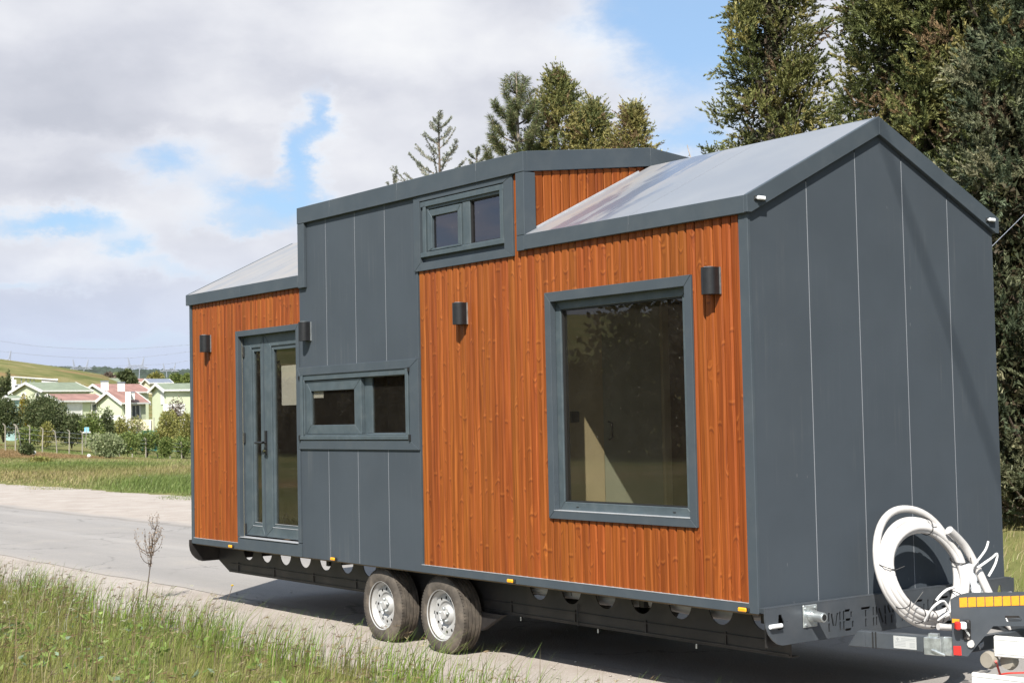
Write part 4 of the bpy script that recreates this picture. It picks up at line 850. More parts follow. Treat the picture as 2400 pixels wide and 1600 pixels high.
for pxx, hh, lb in ((1450, 6.75, 'bushy olive cypress filling the gap behind the golden one'), (1275, 6.6, 'shaded olive cypress at the foot of the pine')):
    cypress(lb, at_ground(pxx, 27.8), hh, .8, cone, 300, 190, limbs=8, **B2)
for (x_, y_, h_, lb) in ((2.6, 8.8, 8.0, 'bushy conifer added just outside the right edge of view to darken the gable'), (4.8, 8.0, 8.5, 'unseen dense conifer added across from the towing vehicle to darken the gable'), (9.0, 7.2, 9.5, 'unseen dense conifer added farther along the road to darken the gable'), (3.9, 11.2, 10.5, 'conifer added beyond the right edge of view to darken the gable'), (7.0, 10.0, 11.5, 'unseen tall conifer added opposite the hitch to darken the gable')):  # unseen conifers added to keep sky light off the gable
    cypress(lb, (x_, y_, float(height(x_, y_))), h_, 2.3, col_, 330, 100, L=.19, Wd=.08, spread=.34, hole=.1, limbs=6, trunk_r=.22, core=500)

def needles(pts, step, per, L, Wd, col, fwd=.55, sd=.02):
    P0 = []; D = []
    for i in range(len(pts)-1):
        a, b = pts[i], pts[i+1]; ln = np.linalg.norm(b-a); t = (b-a)/(ln+1e-9); m = max(1, int(ln/step))*per
        u = rng.random((m, 1)); P0.append(a+(b-a)*u); rd = rng.normal(size=(m, 3)); rd -= np.outer(rd@t, t); D.append(unit(unit(rd)+t*fwd*rng.uniform(.4, 1.6, (m, 1))))
    P0 = np.concatenate(P0); D = np.concatenate(D); n = len(P0); return sprigs(P0, D, L*rng.uniform(.7, 1.2, n), Wd, pal(n, *col))
def pine(label, base, ht):
    base = np.array(base, float); tr = empty('pine_tree', base, label=label, cat='tree'); parts = []
    trunk = [base+np.array([.05*math.sin(3*t), 0, ht*t]) for t in np.linspace(0, 1, 30)]; MB().tube(trunk, [.10*(1-t)+.012 for t in np.linspace(0, 1, 30)], 7).build('trunk', 'bark_light', tr, smooth=60)
    col = ([(.115, .145, .065), (.17, .185, .085), (.27, .24, .12)], (5, 4, 2)); N = dict(step=.012, per=9, L=.115, Wd=.0085, col=col); parts.append(needles(trunk[-3:], **N))
    for kx, dd in enumerate([.36, .62, .92, 1.25, 1.6, 2.0, 2.6, 3.3]):
        for j in range(5):
            a = j*2*math.pi/5+kx*.9+rng.uniform(-.25, .25); ln = .14+.34*dd*rng.uniform(.8, 1.1); st = base+np.array([0, 0, ht-dd]); dr = np.array([math.cos(a), math.sin(a), 0])
            pts = bez(st, st+dr*ln*.4+np.array([0, 0, ln*.12]), st+dr*ln*.75+np.array([0, 0, ln*.4]), st+dr*ln*.85+np.array([0, 0, ln*.75+.08]), 9); lb = MB().tube(pts, list(np.linspace(.016, .006, 9)), 5, cap=False)
            parts.append(needles(pts[3 if ln > .4 else 2:], **N))
            if ln > .4:
                for q in range(3):
                    s0 = pts[3+q]; a2 = a+rng.uniform(-1.2, 1.2); d2 = np.array([math.cos(a2)*.6, math.sin(a2)*.6, .8]); p2 = [s0, s0+d2*.10, s0+d2*.22]; lb.tube(p2, [.009, .008, .006], 5, cap=False); parts.append(needles(p2, **N))
            lb.build('branch', 'bark', tr)
    V, F, Cc = cat_arr(parts); arr_mesh('needles', V, F, 'foliage', Cc, origin=tuple(base), parent=tr)
pine('open long-needled pine with upturned candles behind the dormer', at_ground(1225, 27.0), 8.0)
def cedar(label, base, ht, k1, lean=(0, 0), depth=3.2, dens=15, d0=.05):
    base = np.array(base, float); tr = empty('cedar_tree', base, label=label, cat='tree'); parts = []
    P_ = lambda dd: base+np.array([lean[0]*(1-dd/ht), lean[1]*(1-dd/ht), ht-dd])
    MB().tube([P_(q) for q in np.linspace(ht, 0, 14)], [.10*q/ht+.008 for q in np.linspace(ht, 0, 14)], 7).build('trunk', 'bark', tr, smooth=60)
    col = ([(.22, .25, .185), (.31, .33, .26), (.14, .155, .115)], (5, 3, 2)); N = dict(step=.012, per=4, L=.034, Wd=.012, col=col, fwd=.3); parts.append(needles([P_(.5), P_(.25), P_(0)], **N))
    for i in range(int(depth*dens)):
        dd = d0+(i+.5)/dens; a = i*2.4+rng.uniform(-.3, .3); ln = (.10+k1*dd)*rng.uniform(.7, 1.15); st = P_(dd+.02); dr = np.array([math.cos(a), math.sin(a), 0])
        rise = .85-.12*min(dd, 3); pts = bez(st, st+dr*ln*.35+np.array([0, 0, ln*.18]), st+dr*ln*.65+np.array([0, 0, ln*rise*.55]), st+dr*ln*.9+np.array([0, 0, ln*rise]), 9); lb = MB().tube(pts, list(np.linspace(.011, .004, 9)), 5, cap=False)
        parts.append(needles(pts[1:], **N))
        for q in range(2, 8):
            for sg in ((-1, 1) if rng.random() < .65 else ()):
                d2 = np.array([math.cos(a+sg*.8), math.sin(a+sg*.8), .45]); l2 = (.05+ln*.22)*(1-.08*q)*rng.uniform(.6, 1.2); p2 = [pts[q], pts[q]+d2*l2*.5, pts[q]+d2*l2+np.array([0, 0, .02])]; parts.append(needles(p2, **N)); lb.tube(p2, [.006, .004, .003], 4, cap=False)
        lb.build('branch', 'bark_light', tr)
    V, F, Cc = cat_arr(parts); arr_mesh('needles', V, F, 'foliage', Cc, origin=tuple(base), parent=tr)
cedar('grey-green cedar with bare spiky twigs above the dormer roof', at_ground(1040, 29.0), 7.75, .52, depth=2.6, dens=13)
cedar('thin grey cedar leader beside the pine', at_ground(1128, 28.5), 6.95, .42, depth=1.8)
cedar('low grey cedar boughs reaching out left of the cedar', at_ground(960, 30.0), 6.75, .62, lean=(-.3, -.1), depth=2.4, dens=9)
cedar('lowest grey cedar boughs, farthest left above the dormer roof', at_ground(905, 30.5), 6.25, .75, lean=(-.75, -.2), depth=1.1, dens=6, d0=.1)
tw = empty('bare_sapling', at_ground(1672, 24.0), label='bare leafless twigs poking over the front roof', cat='tree'); o0 = np.array(WO[tw])
for dx_, hh, bend in ((-.20, 5.95, -.35), (.05, 5.75, -.12), (.12, 5.45, -.2), (.0, 5.3, .25)):
    pts = spline([o0, o0+np.array([dx_*.3, 0, hh*.5]), o0+np.array([dx_*.8, 0, hh*.82]), o0+np.array([dx_+bend, .1, hh])], 6); mb = MB().tube(pts, list(np.linspace(.03, .006, len(pts))), 5)
    for q in (13, 15, 16): s0 = pts[q]; mb.tube([s0, s0+np.array([rng.uniform(-.25, .2), 0, .16])], [.009, .004], 4)
    mb.build('branch', 'bark_light', tw)

# ------------------------------------------------------------------ grass
def blades(X, Y, hgt, wid, colr, lean_amt=.35, seg=3, bank_z=True):
    n = len(X); Z = height(X, Y)-.01; a = rng.uniform(0, 2*math.pi, n); la = hgt*lean_amt*rng.uniform(.1, 1.5, n); wa = rng.normal(.9, .9, n)      # a light breeze leans them one way
    dirx, diry = np.cos(wa), np.sin(wa); sx, sy = np.cos(a), np.sin(a); V = []
    for j in range(seg+1):
        t = j/seg; cx = X+dirx*la*t*t; cy = Y+diry*la*t*t; cz = Z+hgt*(t-.12*t*t); w = wid*(1-t)**.8*.5 if j < seg else np.zeros(n)
        V += [np.stack([cx-sx*w, cy-sy*w, cz], 1), np.stack([cx+sx*w, cy+sy*w, cz], 1)]
    V = np.stack(V, 1); idx = np.arange(n)[:, None]*(2*seg+2); F = np.concatenate([np.concatenate([idx+2*j, idx+2*j+1, idx+2*j+3, idx+2*j+2], 1) for j in range(seg)]); return V.reshape(-1, 3), F, np.repeat(colr, 2*seg+2, 0)
def heads(X, Y, hgt, colr, size=.05, stem=.0016):       # thin stalks that end in a drooping bristly seed head
    n = len(X); Z = height(X, Y); wa = rng.normal(.8, 1.0, n); d2 = np.stack([np.cos(wa), np.sin(wa), np.zeros(n)], 1); B = np.stack([X, Y, Z], 1)
    out = []; T = B+np.stack([d2[:, 0]*hgt*.22, d2[:, 1]*hgt*.22, hgt], 1); M = B+np.stack([d2[:, 0]*hgt*.05, d2[:, 1]*hgt*.05, hgt*.6], 1); sd = np.stack([-d2[:, 1], d2[:, 0], np.zeros(n)], 1)
    V = np.stack([B-sd*stem, B+sd*stem, M+sd*stem, M-sd*stem, T+sd*stem*.7, T-sd*stem*.7], 1); i = np.arange(n)[:, None]*6; F = np.concatenate([np.concatenate([i, i+1, i+2, i+3], 1), np.concatenate([i+3, i+2, i+4, i+5], 1)]); out.append((V.reshape(-1, 3), F, np.repeat(colr*.9+.01, 6, 0)))
    for kx in range(7):
        u = rng.random((n, 1)); P0 = T+(d2*.75+np.array([0, 0, .1]))*size*u*1.6; D = unit(d2*.9+np.array([0, 0, .25])+.38*rng.normal(size=(n, 3))); out.append(sprigs(P0-D*size*.2, D, size*rng.uniform(.8, 1.5, n), .0045, colr*rng.uniform(.8, 1.2, (n, 1))))
    return cat_arr(out)
def field(n, x0, x1, ylo, yhi, dens=None):
    X = rng.uniform(x0, x1, n); Y = ylo(X)+(yhi(X)-ylo(X))*rng.random(n)
    if dens is not None: k_ = rng.random(n) < dens(X, Y); X, Y = X[k_], Y[k_]
    return X, Y
edge_y = lambda X: -.86+.10*np.sin(X*1.7)+.08*np.sin(X*4.1+1)+.05*np.sin(X*9)
def patch(X, Y, s, o): return .5+.25*np.sin(X*s+o)+.25*np.sin(Y*s*1.3+X*s*.6+o*2)
lo_y = lambda X: np.maximum(-5.2, np.minimum(-3.3, -6.926+(X-6.854)*-.16))
tuft = lambda X, Y: np.clip(.35+.9*patch(X, Y, 5.3, .4)*patch(X, Y, 2.1, 2.0), .15, 1)*np.clip((edge_y(X)-Y)/.30+.12, 0, 1)
parts = []
GR = [(.105, .178, .027), (.175, .252, .043), (.255, .310, .075), (.37, .345, .16)]
X, Y = field(90000, -17, 1.0, lo_y, edge_y, tuft); n = len(X); brown = patch(X, Y, 1.1, 5.0)
cl = pal(n, GR, (5, 5, 2.5, 1)); brown = np.clip(brown*1.1*patch(X, Y, 3.7, .3)+.35*patch(X, Y, 8.0, 2.0)-.1, 0, .55); cl = cl*(1-brown[:, None])+np.array([.30, .25, .095])*brown[:, None]; parts.append(blades(X, Y, rng.uniform(.11, .26, n)*(.55+.75*patch(X, Y, 2.6, 1)*patch(X, Y, 6.1, 3)+.2), rng.uniform(.003, .0068, n), cl, .5))
X, Y = field(5500, -17, 1.0, lo_y, lambda X: edge_y(X)-.06, tuft); n = len(X); parts.append(heads(X, Y, rng.uniform(.20, .38, n), pal(n, [(.22, .155, .08), (.15, .11, .065), (.32, .27, .15), (.20, .22, .08)], (4, 3, 3, 2)), .035, .0022))
X, Y = field(9000, -17, 1.0, lo_y, edge_y, tuft); n = len(X); parts.append(blades(X, Y, rng.uniform(.08, .2, n), rng.uniform(.003, .005, n), pal(n, [(.42, .35, .21), (.33, .26, .15), (.50, .44, .31)], (3, 3, 1)), .9))
X, Y = field(260, -16, -5, lo_y, edge_y, None); n = len(X); parts.append(heads(X, Y, rng.uniform(.24, .40, n), pal(n, [(.55, .53, .40), (.46, .45, .33)], (1, 1)), .035, .002))
X, Y = field(2600, -14, 1.6, lambda X: edge_y(X)-.45, lambda X: edge_y(X)+.03, None); n = len(X); parts.append(blades(X, Y, rng.uniform(.25, .50, n), rng.uniform(.006, .010, n), pal(n, [(.15, .24, .045), (.21, .28, .06), (.18, .16, .08)], (4, 3, 2)), .5))
V, F, Cc = cat_arr(parts); arr_mesh('bank_grass', V, F, 'grass_blade', Cc, kind='stuff', label='wild seeding grass on the near roadside bank', cat='grass')
parts = []
X, Y = field(90, -13, .8, lambda X: edge_y(X)-2.6, lambda X: edge_y(X)-.5, None)
for cxw, cyw in zip(X, Y):                              # broad leaved weeds between the grass
    m = int(rng.integers(10, 22)); C = np.stack([cxw+rng.normal(0, .05, m), cyw+rng.normal(0, .05, m), np.full(m, float(height(cxw, cyw)))+rng.uniform(.03, .15, m)], 1); D = unit(np.stack([rng.normal(size=m), rng.normal(size=m), rng.uniform(.1, .8, m)], 1)); parts.append(sprigs(C, D, rng.uniform(.04, .09, m), rng.uniform(.018, .035, m), pal(m, [(.16, .25, .06), (.24, .31, .09), (.18, .24, .16)], (3, 2, 1)), .05))
V, F, Cc = cat_arr(parts); arr_mesh('bank_weeds', V, F, 'grass_blade', Cc, kind='stuff', label='low broad leaved weeds among the bank grass', cat='weeds')
# meadow across the road: taller tufts, thinning out with distance
parts = []
n = 60000; aa = np.radians(rng.uniform(-73.5, -62.5, n)); rr2 = 30+170*np.power(rng.random(n), 1.5); X = CAM[0]+rr2*np.sin(aa); Y = CAM[1]+rr2*np.cos(aa); k_ = Y > 9.9+.5*np.sin(X*.5)+.4*np.sin(X*1.3); X, Y, rr2 = X[k_], Y[k_], rr2[k_]; n = len(X)
tone = patch(X, Y, .16, 1.0); red = patch(X, Y*1.6, .075, 4.0); cl = pal(n, [(.16, .20, .055), (.24, .255, .085), (.33, .30, .135), (.37, .31, .175)], (3, 4, 4, 2.5)); gp = np.clip((patch(X, Y*2, .21, 2.6)-.42)*2.6, 0, .8)[:, None]; cl = cl*(1-gp)+np.array([.125, .185, .045])*gp; w_ = np.clip((red-.50)*2.4, 0, .8)[:, None]*np.clip((rr2-52)/25, 0, 1)[:, None]; cl = cl*(1-w_)+np.array([.30, .175, .095])*w_
for q in range(3): parts.append(blades(X+rng.normal(0, .12, n), Y+rng.normal(0, .12, n), rng.uniform(.12, .30, n)*(.45+.8*tone)*np.clip(1.25-rr2/260, .5, 1.2)*np.clip((Y-9.6)/3.5, .18, 1), rng.uniform(.02, .05, n)*np.clip(rr2/60, .7, 2.5), cl*rng.uniform(.85, 1.15, (n, 1)), .5, 1))
V, F, Cc = cat_arr(parts); arr_mesh('meadow_grass', V, F, 'grass_blade', Cc, kind='stuff', label='rough meadow grass across the road with rusty patches', cat='grass')
parts = []
n = 16000; X = rng.uniform(-13, 3, n); Y = rng.uniform(6.2, 10.5, n); parts.append(blades(X, Y, rng.uniform(.07, .22, n), rng.uniform(.005, .010, n), pal(n, [(.40, .33, .18), (.30, .28, .12), (.19, .23, .065), (.46, .40, .25)], (4, 3, 4, 2)), .6, 2))
V, F, Cc = cat_arr(parts); arr_mesh('dry_grass', V, F, 'grass_blade', Cc, kind='stuff', label='dry straw coloured grass under the roadside conifers', cat='grass')
# dead weed and flower at the grass edge
def weed(label, px, py, hgt):
    q = at(px, py, 10); rz = ray(px, py); s = CAM[2]/-rz[2]; o = CAM+rz*s*.985; o[2] = float(height(o[0], o[1])); w = empty('dry_weed', o, label=label, cat='plant'); mb = MB(); pr = []
    main = spline([o, o+np.array([.02, .02, hgt*.25]), o+np.array([.04, .04, hgt*.5]), o+np.array([.06, .05, hgt*.75]), o+np.array([.10, .08, hgt])], 5); mb.tube(main, list(np.linspace(.008, .0025, len(main))), 5)
    for i in range(26):
        t = int(rng.integers(9, len(main)-1)); s0 = main[t]; a = rng.choice([-.55, 2.6])+rng.normal(0, .5); ln = hgt*rng.uniform(.16, .48)*(1.2-.6*t/len(main)); dd = np.array([math.cos(a), math.sin(a), 0]); pts = bez(s0, s0+dd*ln*.5, s0+dd*ln*.7+np.array([0, 0, ln*.4]), s0+dd*ln*.75+np.array([0, 0, ln*.85]), 7); mb.tube(pts, list(np.linspace(.004, .0016, 7)), 4, cap=False)
        for q_ in range(2, 7):
            m = 4; D = unit(rng.normal(size=(m, 3))); pr.append(sprigs(np.repeat(pts[q_][None], m, 0)+.012*rng.normal(size=(m, 3)), D, rng.uniform(.012, .026, m), .010, pal(m, [(.22, .15, .09), (.14, .10, .07), (.30, .20, .11)], (3, 3, 1))))
    mb.build('stem', 'bark', w); V, F, Cc = cat_arr(pr); arr_mesh('seed_pods', V, F, 'foliage', Cc, origin=tuple(o), parent=w, kind='stuff')
weed('tall dead branching weed standing at the grass edge before the road', 342, 1400, .80)
q = CAM+ray(548, 1440)*(CAM[2]/-ray(548, 1440)[2]); fl = empty('yellow_flower', (q[0], q[1]-.1, 0), label='single yellow flower on a bent stalk at the grass edge', cat='flower'); o = np.array(WO[fl])
MB().tube(spline([o, o+np.array([.01, .0, .1]), o+np.array([.06, .03, .22]), o+np.array([.10, .04, .30])], 5), .003, 5).build('stalk', 'bark', fl)
m = 26; V, F, Cc = sprigs(np.repeat((o+np.array([.10, .04, .30]))[None], m, 0), unit(np.stack([rng.normal(size=m), rng.normal(size=m), rng.uniform(.2, .9, m)], 1)), .018, .008, np.tile([(.75, .55, .03)], (m, 1)).astype(float)); arr_mesh('petals', V, F, 'foliage', Cc, origin=tuple(o), parent=fl)

# ------------------------------------------------------------------ the far side of the valley
pbr('wall_mint', (.50, .535, .37), .8, var=.05, scale=.4); pbr('wall_cream', (.62, .57, .41), .8, var=.05, scale=.4); pbr('wall_white', (.66, .65, .62), .7, var=.03)
pbr('roof_red', (.26, .145, .12), .8, var=.18, scale=.8); pbr('roof_green', (.17, .20, .14), .8, var=.12, scale=.8); pbr('roof_slate', (.16, .18, .22), .7, var=.1)
pbr('far_glass', (.03, .04, .06), .15, spec=.8); pbr('teal_net', (.02, .17, .17), .7); pbr('sign_blue', (.22, .50, .72), .5)
pbr('rust_red', (.35, .12, .07), .8, var=.2); pbr('asphalt_far', (.33, .33, .34), .9, var=.1, scale=.3); pbr('dark_wood_mass', (.035, .05, .035), .9, var=.4, scale=.05)
pbr('aqua_wall', (.38, .55, .52), .8); pbr('blue_paint', (.10, .22, .50), .5)
def hit(px, py, r0=60):                                  # where the sight line meets the terrain
    rv = ray(px, py); last = r0
    for r_ in np.geomspace(r0, 2400, 1200):
        q = CAM+rv*r_
        if q[2] <= height(q[0], q[1]): return q[:2], r_
    return (CAM+rv*2400)[:2], 2400
def frame_at(px):                                        # local axes: u to the right across the view, w away from the viewer
    v = ray(px, 900)[:2]; v = v/np.linalg.norm(v); return np.array([v[1], -v[0]]), v
MPP = lambda r_: r_/FPX                                   # metres per photo pixel at distance r
class House:
    def __init__(s, name, label, px, r, cat='house', group=None):
        s.u, s.w = frame_at(px); s.r = r; s.px = px; q = CAM+ray(px, 900)*r; s.o = np.array([q[0], q[1], 0]); s.gz = float(height(q[0], q[1])); s.o[2] = s.gz
        s.root = empty(name, s.o, label=label, cat=cat, group=group)
    def z(s, py, px=None): return (CAM+ray(s.px if px is None else px, py)*s.r)[2]
    def pt(s, a, b, z): q = s.o[:2]+s.u*a+s.w*b; return (q[0], q[1], z)
    def block(s, a0, b0, yaw, wid, ln, z0, ze, zr, wall, roof, over=.45, win=(), base=None):
        """gabled block: gable face starts at local (a0, b0); ridge runs along direction yaw (degrees from u towards w)"""
        e = np.array([math.cos(R(yaw)), math.sin(R(yaw))]); g_ = np.array([math.sin(R(yaw)), -math.cos(R(yaw))])   # g_: towards the viewer/left
        c = lambda al, ac, z: s.pt(*(np.array([a0, b0])+e*al-g_*ac), z)
        gab = [c(0, 0, z0), c(0, wid, z0), c(0, wid, ze), c(0, wid/2, zr), c(0, 0, ze)]; vec = np.array(c(ln, 0, 0))-np.array(c(0, 0, 0))
        bd = MB().prism(gab, vec).build('wall', wall, s.root)
        k_ = (zr-ze)/(wid/2); 
        for sg in (0, 1):
            ac = lambda q: wid-q if sg else q
            pts = [c(-over, ac(-over), ze-over*k_+.05), c(-over, ac(wid/2), zr+.05), c(-over, ac(wid/2), zr+.22), c(-over, ac(-over), ze-over*k_+.22)]
            rf = MB().prism(pts, np.array(c(ln+over, 0, 0))-np.array(c(-over, 0, 0))).build('roof', roof, s.root)
            for al in (-over-.12, ln+over):
                pts = [c(al, ac(-over-.1), ze-over*k_-.22), c(al, ac(wid/2), zr-.15), c(al, ac(wid/2), zr+.25), c(al, ac(-over-.1), ze-over*k_+.25)]; MB().prism(pts, np.array(c(.12, 0, 0))-np.array(c(0, 0, 0))).build('barge_board', 'wall_white', rf)
            pts = [c(-over, ac(-over-.02), ze-over*k_), c(-over, ac(-over-.14), ze-over*k_), c(-over, ac(-over-.14), ze-over*k_+.24), c(-over, ac(-over-.02), ze-over*k_+.24)]; MB().prism(pts, np.array(c(ln+over, 0, 0))-np.array(c(-over, 0, 0))).build('eaves_board', 'wall_white', rf)
        for (f_, u0, u1, za, zb, kind) in win:           # f_: 'g' gable face, 's' long side facing the viewer
            p3 = (lambda q, d_, z: c(-d_, q, z)) if f_ == 'g' else (lambda q, d_, z: c(q, -d_, z))
            def bx(q0, q1, d0, d1, z0_, z1_): return MB().prism([p3(q0, d0, z0_), p3(q1, d0, z0_), p3(q1, d0, z1_), p3(q0, d0, z1_)], np.array(p3(q0, d1, z0_))-np.array(p3(q0, d0, z0_)))
            t_ = .22; fr = MB()
            for qq in (bx(u0-t_, u0, .0, .10, za-t_, zb+t_), bx(u1, u1+t_, .0, .10, za-t_, zb+t_), bx(u0, u1, .0, .10, za-t_, za), bx(u0, u1, .0, .10, zb, zb+t_)): fr.add(qq.v, qq.f)
            if u1-u0 > .9 and kind == 'w': qq = bx((u0+u1)/2-.05, (u0+u1)/2+.05, .02, .09, za, zb); fr.add(qq.v, qq.f)
            w = fr.build('window' if kind == 'w' else 'door', 'wall_white', s.root); bx(u0, u1, .01, .05, za, zb).build('pane', 'far_glass' if kind == 'w' else 'wall_white', w)
        return c
    def box(s, name, a0, a1, b0, b1, z0, z1, m, parent=None): return MB().prism([s.pt(a0, b0, z0), s.pt(a1, b0, z0), s.pt(a1, b1, z0), s.pt(a0, b1, z0)], (0, 0, z1-z0)).build(name, m, parent or s.root)

# front house: red roofs, two wings and a white chimney stack
r = 235; h = House('villa', 'pale green villa with red roofs and a tall white chimney, nearest of the far houses', 270, r); mp = MPP(r); U = lambda px: (px-270)*mp
h.block(U(150), 1.5, 38, 5.2, 7.8, h.gz-1, h.z(937), h.z(922.5), 'wall_mint', 'roof_red', win=[('g', 2.2, 2.9, h.z(962), h.z(944), 'w'), ('s', 1.3, 3.6, h.z(968), h.z(943), 'd'), ('s', 5.6, 6.3, h.z(963), h.z(945), 'w')])
h.block(U(284), 1.0, 40, 5.6, 4.6, h.gz-1, h.z(943), h.z(919), 'wall_mint', 'roof_red', win=[('s', 1.9, 3.3, h.z(977), h.z(950), 'w'), ('s', 1.8, 3.0, h.z(1010), h.z(990), 'w')])
h.box('chimney', U(292), U(304), .2, 1.2, h.gz, h.z(918), 'wall_white'); cp = h.box('chimney', U(303), U(313), 1.4, 2.2, h.z(937), h.z(920), 'wall_white'); h.box('cap', U(302), U(314), 1.3, 2.3, h.z(919.5), h.z(917.5), 'roof_slate', cp)
h.box('plinth', U(284), U(372), .3, .9, h.gz-1, h.z(984), 'wall_cream')
for px in (345, 362, 368): h.box('porch_post', U(px), U(px)+.22, .0, .22, h.gz-1, h.z(984), 'wall_white')
h.box('balcony_rail', U(200), U(292), .3, .5, h.z(984), h.z(973), 'wall_white')
r = 272; h = House('villa', 'light green villa with a mossy green roof, behind the front red roof', 180, r); mp = MPP(r); U = lambda px: (px-180)*mp
h.block(U(108), 0, 28, 11.5, 8.5, h.gz-1, h.z(915), h.z(895), 'wall_mint', 'roof_green', win=[('g', 1.6, 2.5, h.z(931), h.z(919.5), 'w'), ('g', 6.6, 7.8, h.z(931), h.z(919), 'w')])
cp = h.box('chimney', U(233), U(250), 3, 4.2, h.z(915), h.z(894), 'wall_white'); h.box('cap', U(232), U(251), 2.9, 4.3, h.z(893.6), h.z(891.6), 'roof_slate', cp)
r = 285; h = House('villa', 'villa with a broad brown-red roof behind the white chimney', 300, r); mp = MPP(r); U = lambda px: (px-300)*mp
h.block(U(252), 0, 30, 8.0, 8.6, h.gz-1, h.z(918), h.z(900), 'wall_mint', 'roof_red'); cp = h.box('chimney', U(277), U(293), -1, .2, h.gz, h.z(898), 'wall_white'); h.box('cap', U(276), U(294), -1.1, .3, h.z(897.6), h.z(895), 'roof_slate', cp)
r = 228; h = House('villa', 'pale green villa partly hidden by the left corner of the tiny house', 420, r); mp = MPP(r); U = lambda px: (px-420)*mp
h.block(U(390), 0, 18, 6.6, 6, h.gz-2, h.z(914), h.z(899.5), 'wall_mint', 'roof_green', win=[('g', 1.0, 2.0, h.z(943), h.z(916), 'd')]); h.box('terrace', U(384), U(432), -1.5, -.3, h.gz-2, h.z(946), 'wall_white')
r = 430; h = House('villa', 'small cream bungalow with a slate roof up on the far slope', 380, r); mp = MPP(r); U = lambda px: (px-380)*mp
h.block(U(354), 0, 22, 5.5, 6.0, h.gz-6, h.z(897), h.z(888), 'wall_cream', 'roof_slate', win=[('s', 1.0, 1.9, h.z(903), h.z(897), 'w'), ('s', 4.2, 5.2, h.z(903), h.z(897), 'w')])
r = 470; h = House('villa', 'distant brick red house beside the dark round tree', 336, r); mp = MPP(r); U = lambda px: (px-336)*mp
h.block(U(320), 0, 15, 4, 4.2, h.gz-8, h.z(895), h.z(888), 'wall_cream', 'roof_red')
r = 460; h = House('villa', 'distant white house with a faded roof left of the dark round tree', 270, r); mp = MPP(r); U = lambda px: (px-270)*mp
h.block(U(250), 0, 15, 4.5, 6.0, h.gz-8, h.z(895), h.z(887), 'wall_white', 'roof_green')
r = 215; h = House('garden_shed', 'small aqua shed half hidden behind the dark shrubs', 34, r, 'shed'); mp = MPP(r); U = lambda px: (px-34)*mp
h.block(U(24), 0, 25, 1.8, 1.6, h.gz-1, h.z(936), h.z(930), 'aqua_wall', 'roof_green', over=.15)
# white loading canopy with parked lorry on the hillside
r = 330; h = House('loading_canopy', 'long white loading canopy with thin posts on the hillside', 80, r, 'canopy'); mp = MPP(r); U = lambda px: (px-80)*mp
MB().prism([h.pt(U(31), 0, h.z(880.5)), h.pt(U(31), 0, h.z(882.5)), h.pt(U(131), 0, h.z(892)), h.pt(U(131), 0, h.z(889))], np.append(h.w*3, 0)).build('canopy_beam', 'wall_white', h.root)
h.box('end_wall', U(30), U(36.5), 0, 3, h.gz-1, h.z(881), 'wall_white')
for px in (52, 62, 71, 79): h.box('post', U(px), U(px)+.14, .5, .64, h.gz-1, h.z(885), 'pylon_steel')
h.box('side_panel', U(96), U(131), .3, .5, h.z(900), h.z(888), 'wall_white'); h.box('kerb_store', U(36), U(42), -.6, .4, h.gz-1, h.z(889), 'wall_white')
h = House('lorry', 'red and cream lorry parked under the white canopy', 106, r-3, 'lorry'); U = lambda px: (px-106)*MPP(r-3)
h.box('cab', U(82), U(94), -1, 1, h.z(908.5), h.z(896), 'wall_cream'); h.box('cab_skirt', U(82), U(94), -1.02, 1.0, h.z(908.6), h.z(905.4), 'rust_red'); h.box('container', U(96), U(106), -1, 1, h.z(908), h.z(896.5), 'rust_red'); h.box('trailer_bed', U(42), U(81), -1, 1, h.z(907), h.z(902), 'frame_black'); h.box('tailboard', U(107), U(130), -1, 1, h.z(907), h.z(900), 'rust_red')
for px in (48, 58, 76, 90, 112, 124):
    q = h.pt(U(px), -1.05, h.z(907)); MB().lathe([(.0, -.1), (.42, -.1), (.42, .1), (.0, .1)], q, 'y', 12).build('wheel', 'frame_black', h.root)
# hillside road
cor = [(-40, 929), (-5, 916), (36, 905.5), (62, 905), (98, 909.5), (96, 913), (62, 921), (20, 929), (-40, 940)]
def drape(name, pix, m, lift, label):
    pts = [];
    for px, py in pix: q, r_ = hit(px, py, 200); pts.append((q[0], q[1], float(height(q[0], q[1]))+lift))
    return MB().add(pts+[(q[0], q[1], q[2]-1) for q in pts], [tuple(range(len(pts)))]).build(name, m, None, kind='structure', label=label)
drape('hill_road', cor, 'asphalt_far', .5, 'grey road climbing the hillside on the far left')

